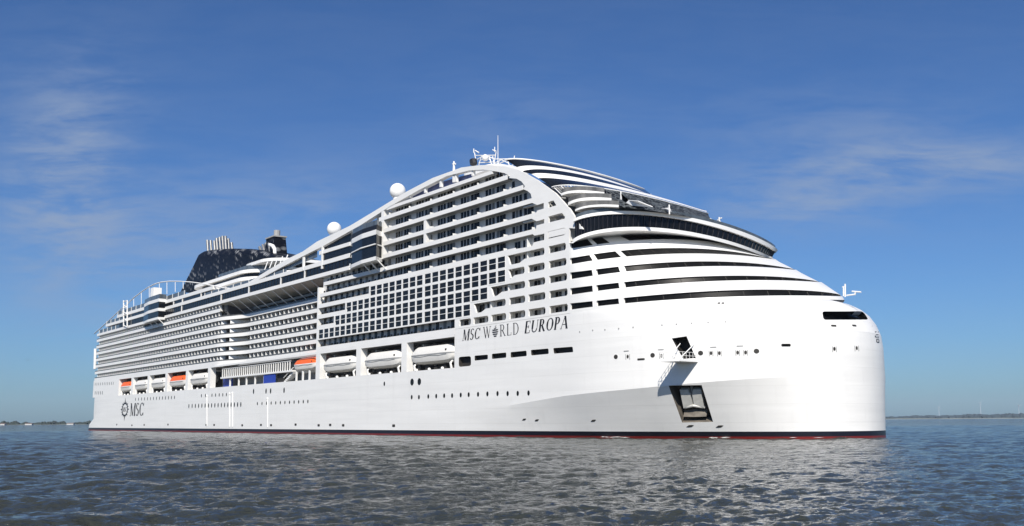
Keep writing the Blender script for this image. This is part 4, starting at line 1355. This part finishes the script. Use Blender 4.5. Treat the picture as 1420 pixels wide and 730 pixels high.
# company mark near the stern: compass star and three letters
za, zb2 = at(190, 577).z, at(190, 559).z
xa_, xb_ = at(180.3, 570).x, at(199.5, 568).x
t0_ = lettering(MB(), [('MSC', 1.0, .04, 0)], 0, 0, 1, 1)
nm = empty('company_letters'); nm.parent = ship
lettering(None, [('MSC', 1.35, .04, 0)], xa_, za, zb2 - za, (xb_ - xa_) / (t0_ * (zb2 - za)), parent=nm)
cx2, cz2 = at(173.2, 568).x, at(173.2, 568).z
rx2 = (at(178.5, 568).x - at(168, 568).x) / 2; rz2 = (at(173, 552).z - at(173, 585).z) / 2
q = MB()
def ringpoly(r0, r1, n=28, y=-.03):
    for i in range(n):
        a, b2 = 2 * math.pi * i / n, 2 * math.pi * (i + 1) / n
        q.add([(cx2 + rx2 * r_ * math.cos(t), y, cz2 + rz2 * .72 * r_ * math.sin(t)) for r_, t in ((r0, a), (r1, a), (r1, b2), (r0, b2))], [(0, 1, 2, 3)])
ringpoly(.62, .80)
for k in range(16):
    t = math.pi * k / 8
    L_ = (1.0 if k % 4 == 0 else .95) if k % 2 == 0 else .9
    zz = rz2 * (1.0 if k in (4, 12) else .78)
    wd = .16 if k % 2 == 0 else .09
    q.add([(cx2 + rx2 * .78 * math.cos(t - wd), -.034, cz2 + rz2 * .56 * math.sin(t - wd)), (cx2 + rx2 * L_ * 1.12 * math.cos(t), -.034, cz2 + zz * L_ * math.sin(t)), (cx2 + rx2 * .78 * math.cos(t + wd), -.034, cz2 + rz2 * .56 * math.sin(t + wd))], [(0, 1, 2)])
hq = rz2 * .38
lettering(q, [('MSC', 1.4, 0, 0)], cx2 - rx2 * .5, cz2 - hq / 2, hq, rx2 * 1.0 / (t0_ * hq), y=-.03)
q.build('company_emblem', BLACK, ship)

# ---- small things on the plating
def patch(x, y, w, h, n=8, off=.03, round_=True, lean=0):
    p, N = hit(x, y)
    u = Vector((0, 0, 1)).cross(N).normalized(); v = N.cross(u)
    if u.x < 0: u = -u
    pts = []
    for k in range(n):
        a = 2 * math.pi * (k + .5) / n
        if round_: e, f_ = math.cos(a), math.sin(a)
        else: e, f_ = math.copysign(abs(math.cos(a)) ** .35, math.cos(a)), math.copysign(abs(math.sin(a)) ** .35, math.sin(a))
        pts.append(p + u * (e * w / 2 + f_ * h * lean) + v * (f_ * h / 2))
    b = MB(); b.add([q_ + N * off for q_ in pts] + [q_ - N * .25 for q_ in pts], [tuple(range(n))] + [(i, (i + 1) % n, (i + 1) % n + n, i + n) for i in range(n)])
    return b
ports = []
for x, y in ((571, 551), (581, 551), (594, 550), (605, 549.6), (616, 549), (627, 548.8), (639, 548), (650, 547.5), (663, 547), (676, 546.5), (690, 546), (704, 546), (718, 545.8), (733, 545.2)):
    ports.append((x, y, .75, .95))
for x in (571.5, 581.5): ports.append((x, 530 if x < 575 else 529.5, 1.5, 1.5))
ports.append((533, 532.5, .7, 1.0))
for k in range(17): ports.append((262 + 72 * k / 16, 563.4 - 2.2 * k / 16, .85, 1.45))
for x in (279.4, 285, 294, 299, 304, 309, 314, 318.5): ports.append((x, 549 - (x - 279) * .045, .7, 1.1))
for x, y in ((351.7, 543), (369, 542.6), (375.3, 542.4), (394, 541.5)): ports.append((x, y, .9, 1.5))
for k in range(12): ports.append((357 + 70 * k / 11, 560 - 3.0 * k / 11, .65, .95))
for k in range(14): ports.append((188 + 54 * k / 13, 554 - 2.6 * k / 13, .7, 1.2))
for k in range(11): ports.append((132 + 25 * k / 10, 533 - 1.2 * k / 10, .6, 1.3))
for k in range(5): ports.append((132 + 10 * k / 4, 545, .7, 1.6))
many('porthole', [patch(*p[:2], p[2], p[3], 8) for p in ports], GLASS, ship)
sc = []
for x, y in ((410, 589), (442, 590), (458, 589.5), (476, 590), (546, 590.5), (233, 589), (286, 589.5), (297, 589.5), (336, 590), (362, 589.5), (376, 589.8), (162, 589), (183, 590), (200, 589.5)):
    sc.append(patch(x, y, 1.2, .55, 8, .05, False))
for x, y in ((957, 591), (998, 591.5), (744.5, 583), (727, 582), (823, 583.5)):
    sc.append(patch(x, y, .9, .35, 6, .05, False, .8))
for x, y in ((1156, 452), (1184.5, 451.8)): sc.append(patch(x, y, .95, .32, 8, .05, False))
for x, y in ((889, 498.4),): sc.append(patch(x, y, 1.4, .3, 8, .05, False))
for x, y in ((997, 420.8), (1002.5, 420.8), (968, 399.4)): sc.append(patch(x, y, .45, .3, 8, .05, False)) if y > 415 else None
for b in sc: b.build('scupper', DARK, ship)
for x, y in ((854, 495.2), (905, 493), (971.5, 490), (1049, 487.3)):
    hh_ = patch(x, y, .85, .75, 12, .02).build('hawse_hole', DARK, ship); patch(x, y - .1, 1.25, 1.1, 14, .012).build('rim', WHITE, hh_)
for x, y in ((870.5, 494.8), (917.5, 493.6), (986, 490), (997.5, 490), (1023, 489.2), (1034, 489), (1157, 484), (1188, 483)):
    fl = patch(x, y, .42, .62, 8, .03).build('fairlead', DARK, ship)
    for dx in (-2.6, 2.6):
        patch(x + dx, y + .5, .14, .95, 4, .03, False).build('guard', GREY, fl)
for x, y in ((868.5, 487), (916.5, 485), (989, 481.7), (1026, 480)):
    patch(x, y, 1.1, .16, 4, .05, False).build('drip_rail', GREY, ship)
for k, (x, y) in enumerate(((804, 460.5), (822, 458.4), (839, 457.6), (858, 456), (878, 454.2), (918, 451.2), (938, 450), (959, 448.7), (982, 447.6), (1006, 446.5))):
    patch(x, y, .3, .3, 6, .04).build('shell_light', GREY, ship)
for x, y0, y1, r_ in ((287, 549, 591, .2), (318.5, 546, 592, .22), (322.5, 545.5, 592, .22), (371, 553, 593, .2)):
    a, c = at(x, y0, 0), at(x, y1, 0)
    q = MB(); q.tube([(a.x, .05, a.z), (c.x, .05, c.z)], r_, 8); q.sphere((a.x, .0, a.z), r_ * 1.5, 10, 6); q.build('overboard_pipe', HULLM, ship, smooth=60)
# marks at the stem
q = MB()
def stemquad(x0, y0, x1, y1):
    pts = []
    for a, b in ((x0, y0), (x1, y0), (x1, y1), (x0, y1)):
        a -= 2.5
        while BVH.ray_cast(CAMD, ray(a, b).normalized())[0] is None and a > 1190: a -= .3
        p_, n_ = hit(a, b); pts.append(p_ + n_ * .03)
    q.add(pts, [(0, 1, 2, 3)])
for a in ((1215.6, 460, 1216.9, 468), (1216.5, 460, 1220.8, 461.3), (1216.8, 464, 1220.4, 465.1), (1217, 467.2, 1221.2, 468.4), (1217.6, 470, 1218.8, 475), (1218.6, 470, 1221.2, 471.1), (1218.8, 474.5, 1221.6, 475.8), (1220.6, 471.6, 1221.6, 474.4)): stemquad(*a)
q.build('stem_emblem', BLACK, ship)
q = MB(); stemquad(1211.5, 452.2, 1218.4, 453.2); q.build('scupper', DARK, ship)

# ---- open shell door with its platform
p, N = hit(953, 500)
N = Vector((N.x, N.y, 0)).normalized(); u = Vector((0, 0, 1)).cross(N).normalized()
if u.x < 0: u = -u
N = (N * .25 + Vector((0, -1, 0))).normalized()
def obox(mb, c, hu, n0, n1, z0, z1, hu2=None):
    hu2 = hu if hu2 is None else hu2
    v = [c + u * a + N * b + Vector((0, 0, z)) for z in (z0, z1) for a, b in ((-hu, n0), (hu, n0), (hu2, n1), (-hu2, n1))]
    mb.add(v, [(3, 2, 1, 0), (4, 5, 6, 7), (0, 1, 5, 4), (1, 2, 6, 5), (2, 3, 7, 6), (3, 0, 4, 7)])
pc = Vector((p.x, p.y, 0)); zp = p.z
q = MB(); obox(q, pc, 1.75, -.4, 4.4, zp - .32, zp); bpf = q.build('boarding_platform', WHITE, ship)
q = MB()
for s in (-1, 1):
    for hh in (.55, 1.1):
        q.tube([pc + u * 1.7 * s + N * .2 + Vector((0, 0, zp + hh)), pc + u * 1.7 * s + N * 4.3 + Vector((0, 0, zp + hh))], .035, 5)
    for k in range(5):
        e = pc + u * 1.7 * s + N * (.3 + .8 * k)
        q.tube([e + Vector((0, 0, zp)), e + Vector((0, 0, zp + 1.1))], .035, 5)
for k in range(5):
    e = pc + u * (-1.7 + .85 * k) + N * 4.3
    q.tube([e + Vector((0, 0, zp)), e + Vector((0, 0, zp + 1.1))], .035, 5)
for hh in (.55, 1.1):
    q.tube([pc - u * 1.7 + N * 4.3 + Vector((0, 0, zp + hh)), pc + u * 1.7 + N * 4.3 + Vector((0, 0, zp + hh))], .035, 5)
q.build('rail', WHITE, bpf)
q = MB()
q.tube([pc - u * 1.2 + N * 3.0 + Vector((0, 0, zp)), pc - u * 1.2 - N * .2 + Vector((0, 0, zp + 2.6))], .08, 6)
q.tube([pc + u * .2 + N * 2.4 + Vector((0, 0, zp)), pc + u * 1.3 - N * .2 + Vector((0, 0, zp + 2.6))], .08, 6)
q.build('stay', WHITE, bpf)

# ---- anchor in its pocket
c_, N_, u_, v_ = anchor_c
anch = empty('anchor', c_ - N_ * 1.6)
tag(anch, 'pale grey stockless anchor stowed in the square pocket low on the bow', 'anchor')
if u_.x < 0: u_ = -u_
if v_.z < 0: v_ = -v_
def apt(a, b, c):
    return u_ * a + v_ * b + N_ * c
q = MB()
def aslab(poly, n0, n1):
    n = len(poly)
    q.add([apt(a, b, n0) for a, b in poly] + [apt(a, b, n1) for a, b in poly], [tuple(range(n - 1, -1, -1)), tuple(range(n, 2 * n))] + [(i, (i + 1) % n, (i + 1) % n + n, i + n) for i in range(n)])
aslab([(-1.75, 2.05), (-.45, 2.05), (-.15, 1.2), (-.15, -.55), (-1.7, -1.0)], .1, .9)
aslab([(1.75, 2.05), (.45, 2.05), (.15, 1.2), (.15, -.55), (1.7, -1.0)], .1, .9)
q.build('fluke', ANCHORW, anch)
q = MB(); q.tube([apt(-1.75, -1.05, .6), apt(0, -.62, .9), apt(1.75, -1.05, .6)], .22, 8); q.build('crown', ANCHORW, anch)
q = MB(); q.tube([apt(0, -.6, .45), apt(0, 2.3, .0)], .24, 8); q.build('shank', GREY, anch)
q = MB(); q.loft([[apt(-1.9, -1.2, -.9), apt(-1.9, -1.7, .2), apt(-1.9, -2.3, 1.2)], [apt(0, -1.0, -.9), apt(0, -1.5, .5), apt(0, -2.3, 1.3)], [apt(1.9, -1.2, -.9), apt(1.9, -1.7, .2), apt(1.9, -2.3, 1.2)]], closed=False)
for v in q.v: pass
q.v = [tuple(Vector(v) + (c_ - N_ * 1.6)) for v in q.v]
q.build('anchor_bolster', POCKET, ship)

# ---- shade sails on the forward terrace (things standing on the deck)
def sail(name, label, pts, thick=.12):
    P = [at(x, y, Y) for x, y, Y in pts]
    o = empty(name, P[-1]); tag(o, label, 'shade sail', 'white shade sails above the bridge')
    L0 = P[-1]
    n = len(P)
    q = MB(); top = [p_ - L0 for p_ in P]; bot = [p_ - Vector((0, 0, thick)) for p_ in top]
    q.add(top + bot, [tuple(range(n)), tuple(range(2 * n - 1, n - 1, -1))] + [(i, (i + 1) % n, (i + 1) % n + n, i + n) for i in range(n)])
    q.build('canvas', CANVAS, o)
    q = MB(); q.tube([top[0] - Vector((0, 0, 1.4)), top[0] + Vector((0, 0, .3))], .13, 6); q.build('pole', WHITE, o)
    return o

Ys = cE1(c4.t_of(875)).y + .6
sail('shade_sail', 'larger peaked white shade sail on the terrace above the bridge, beside the tall pole', [(861, 268, Ys), (866, 284, Ys), (887, 285.5, Ys + 2), (905, 286.5, Ys + 1), (885, 278.5, Ys - .6), (872, 277.5, Ys)])
Ys = cE1(c4.t_of(925)).y - .3
sail('shade_sail', 'small pointed white shade sail forward of the larger one, above the bridge', [(928, 286.5, Ys), (931, 293, Ys), (922, 294.5, Ys + 1), (912, 289.5, Ys + 1), (922, 289, Ys)])

# everything built in world space: hang it on the ship's empty without moving it
done = set()
for o in list(scene.objects):
    if o.name in ('camera', 'sun', 'water'):
        continue
    if o.type == 'MESH' and o.data.name not in done:
        done.add(o.data.name)
        o.data.transform(Matrix.Diagonal((KX, 1, 1, 1)))
        root = o
        while root.parent: root = root.parent
        if root is ship:
            o.data.transform(Matrix.Translation((X0, 0, 0)))
    elif o.type == 'EMPTY' and o.parent is None:
        o.location = to_world(o.location)
off = Matrix.Translation(-Vector(ship.location))
for o in list(ship.children):
    o.matrix_parent_inverse = off

# ------------------------------------------------------------------ far shores
def gdir(x, dist, y=None):
    d = rayw(x, 583); d = Vector((d.x, d.y, 0)).normalized()
    return Vector((CAM.x + d.x * dist, CAM.y + d.y * dist, 0))
def shore(x0, x1, dist, hfun, depth, seed, name, matl, kind, n=160, z0=-1.5, rough=.5):
    r_ = random.Random(seed)
    rows = []
    for i in range(n + 1):
        x = x0 + (x1 - x0) * i / n
        h = hfun(x) * (1 + rough * (r_.random() - .5)) + rough * 2.2 * math.sin(i * .9 + seed) * r_.random()
        col = []
        for f_, hh in ((0, 0), (.06, .55), (.16, .82), (.4, 1.0), (.8, .9), (1, 0)):
            P = gdir(x, dist + depth * (f_ + .08 * r_.random()))
            col.append((P.x, P.y, z0 + (h - z0) * hh * (1 + .2 * rough * (r_.random() - .5))))
        rows.append(col)
    q = MB().loft(rows, closed=False)
    o = q.build(name, matl, None)
    tag(o, kind=kind)
    return o
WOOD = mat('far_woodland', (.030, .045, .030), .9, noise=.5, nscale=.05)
WOOD2 = mat('hazed_woodland', (.05, .075, .085), .9, noise=.35, nscale=.03)  # distance haze mixed into the colour: paler and bluer than the left shore
BEACH = mat('pale_foreshore', (.22, .24, .21), .9, noise=.2, nscale=.02)
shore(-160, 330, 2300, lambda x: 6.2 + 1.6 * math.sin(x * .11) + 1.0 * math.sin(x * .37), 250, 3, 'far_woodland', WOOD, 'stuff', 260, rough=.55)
shore(-160, 330, 2260, lambda x: .9, 40, 5, 'foreshore', BEACH, 'structure', 60, rough=.2)
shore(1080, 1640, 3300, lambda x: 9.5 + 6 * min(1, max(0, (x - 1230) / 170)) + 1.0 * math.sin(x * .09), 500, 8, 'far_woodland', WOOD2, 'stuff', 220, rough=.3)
shore(1080, 1640, 3200, lambda x: 2.2, 60, 9, 'foreshore', BEACH, 'structure', 60, rough=.15)
HOUSEW = mat('house_render', (.5, .5, .48), .8)
ROOFM = mat('house_roof', (.16, .11, .09), .8)
for x, lab, w in ((5, 'small white house leftmost on the far wooded shore', 9), (41, 'long white house on the far shore between two gaps of trees', 14), (98.5, 'low white boathouse on the far shore close to the stern', 14)):
    P = gdir(x, 2255)
    o = empty('shore_house', (P.x, P.y, .2)); o.rotation_euler = (0, 0, YAW)
    tag(o, lab, 'house', 'white houses on the far shore')
    MB().box(-w / 2, w / 2, -4, 4, 0, 2.6).build('wall', HOUSEW, o)
    q = MB(); q.add([(-w / 2 - .4, -4.6, 2.6), (w / 2 + .4, -4.6, 2.6), (w / 2 + .4, 4.6, 2.6), (-w / 2 - .4, 4.6, 2.6), (-w / 2, 0, 4.0), (w / 2, 0, 4.0)], [(0, 1, 5, 4), (2, 3, 4, 5), (0, 4, 3), (1, 2, 5), (0, 3, 2, 1)]); q.build('roof', ROOFM, o)
TURB = mat('turbine_paint', (.45, .49, .54), .6)
for x, hpx, a0, lab in ((1303, 7, 15, 'faintest white wind turbine, nearest the bow on the far shore'), (1361, 12, 40, 'tallest white wind turbine on the far shore right of the bow'), (1414, 8, 70, 'white wind turbine at the right edge of the far shore')):
    P = gdir(x, 5200)
    o = empty('wind_turbine', (P.x, P.y, 0)); o.rotation_euler = (0, 0, YAW)
    tag(o, lab, 'wind turbine', 'wind turbines on the far shore')
    H = hpx * 5200 / F + 26
    q = MB(); q.tube([(0, 0, 0), (0, 0, H)], 1.3, 8, .8); q.build('tower', TURB, o)
    q = MB(); q.box(-1.6, 1.6, -5, 3, H, H + 3); q.build('nacelle', TURB, o)
    for k in range(3):
        a = R(a0 + 120 * k)
        q = MB(); q.tube([(0, -5.2, H + 1.5), (17 * math.sin(a), -5.2, H + 1.5 + 17 * math.cos(a))], .6, 5, .2); q.build('blade', TURB, o)
# a gull far off to the left of the stern
d = rayw(39, 500).normalized(); P = CAM + d * 190
g_ = MB()
w_ = [(-.62, 0, .10), (-.3, .05, .20), (0, 0, .04), (.3, .05, .20), (.62, 0, .10)]
g_.strip([(a * 1.0, b - .08, c) for a, b, c in w_], [(a, b + .10, c) for a, b, c in w_])
g_.tube([(0, -.24, 0), (0, -.05, .03), (0, .22, 0)], .07, 6)
gull = g_.build('gull', mat('gull_feather', (.08, .08, .09), .8), None)
gull.location = P; gull.rotation_euler = (0, 0, YAW + .5)
tag(gull, 'dark gull gliding low over the sea left of the stern', 'gull')

# ------------------------------------------------------------------ foam where the sea laps the plating
FOAM = mat('sea_foam', (.42, .43, .41), .8)
q = MB(); fr_ = random.Random(21)
for x0, x1, n in ((838, 872, 8), (988, 1010, 5), (1080, 1220, 3)):
    for k in range(n):
        x = fr_.uniform(x0, x1); a = hull_at_water(x)
        if a is None: continue
        p_, n_ = a
        t_ = Vector((0, 0, 1)).cross(n_).normalized()
        c = to_world(p_ + n_ * fr_.uniform(.1, .9)); c.z = WATER_Z + .10 + .1 * fr_.random()
        L_ = fr_.uniform(.3, 1.3); W_ = fr_.uniform(.04, .16)
        m_ = 9
        pts = [c + t_ * L_ * math.cos(6.283 * i / m_) * fr_.uniform(.6, 1.1) + n_ * W_ * math.sin(6.283 * i / m_) * fr_.uniform(.5, 1.2) + Vector((0, 0, .05 * fr_.random())) for i in range(m_)]
        top = c + Vector((0, 0, .10))
        q.add(pts + [top], [(i, (i + 1) % m_, m_) for i in range(m_)])
tag(q.build('foam', FOAM, None), kind='stuff')
# ------------------------------------------------------------------ sea air
q = MB().box(-6000, 4000, -3000, 7000, -3, 130)
hm_ = bpy.data.materials.new('sea_haze'); hm_.use_nodes = True
nt = hm_.node_tree; nt.nodes.clear()
o_ = nt.nodes.new('ShaderNodeOutputMaterial'); v_ = nt.nodes.new('ShaderNodeVolumePrincipled')
v_.inputs['Color'].default_value = (.72, .84, 1, 1); v_.inputs['Density'].default_value = .00004
nt.links.new(v_.outputs[0], o_.inputs['Volume'])
tag(q.build('haze', hm_, None), kind='stuff')
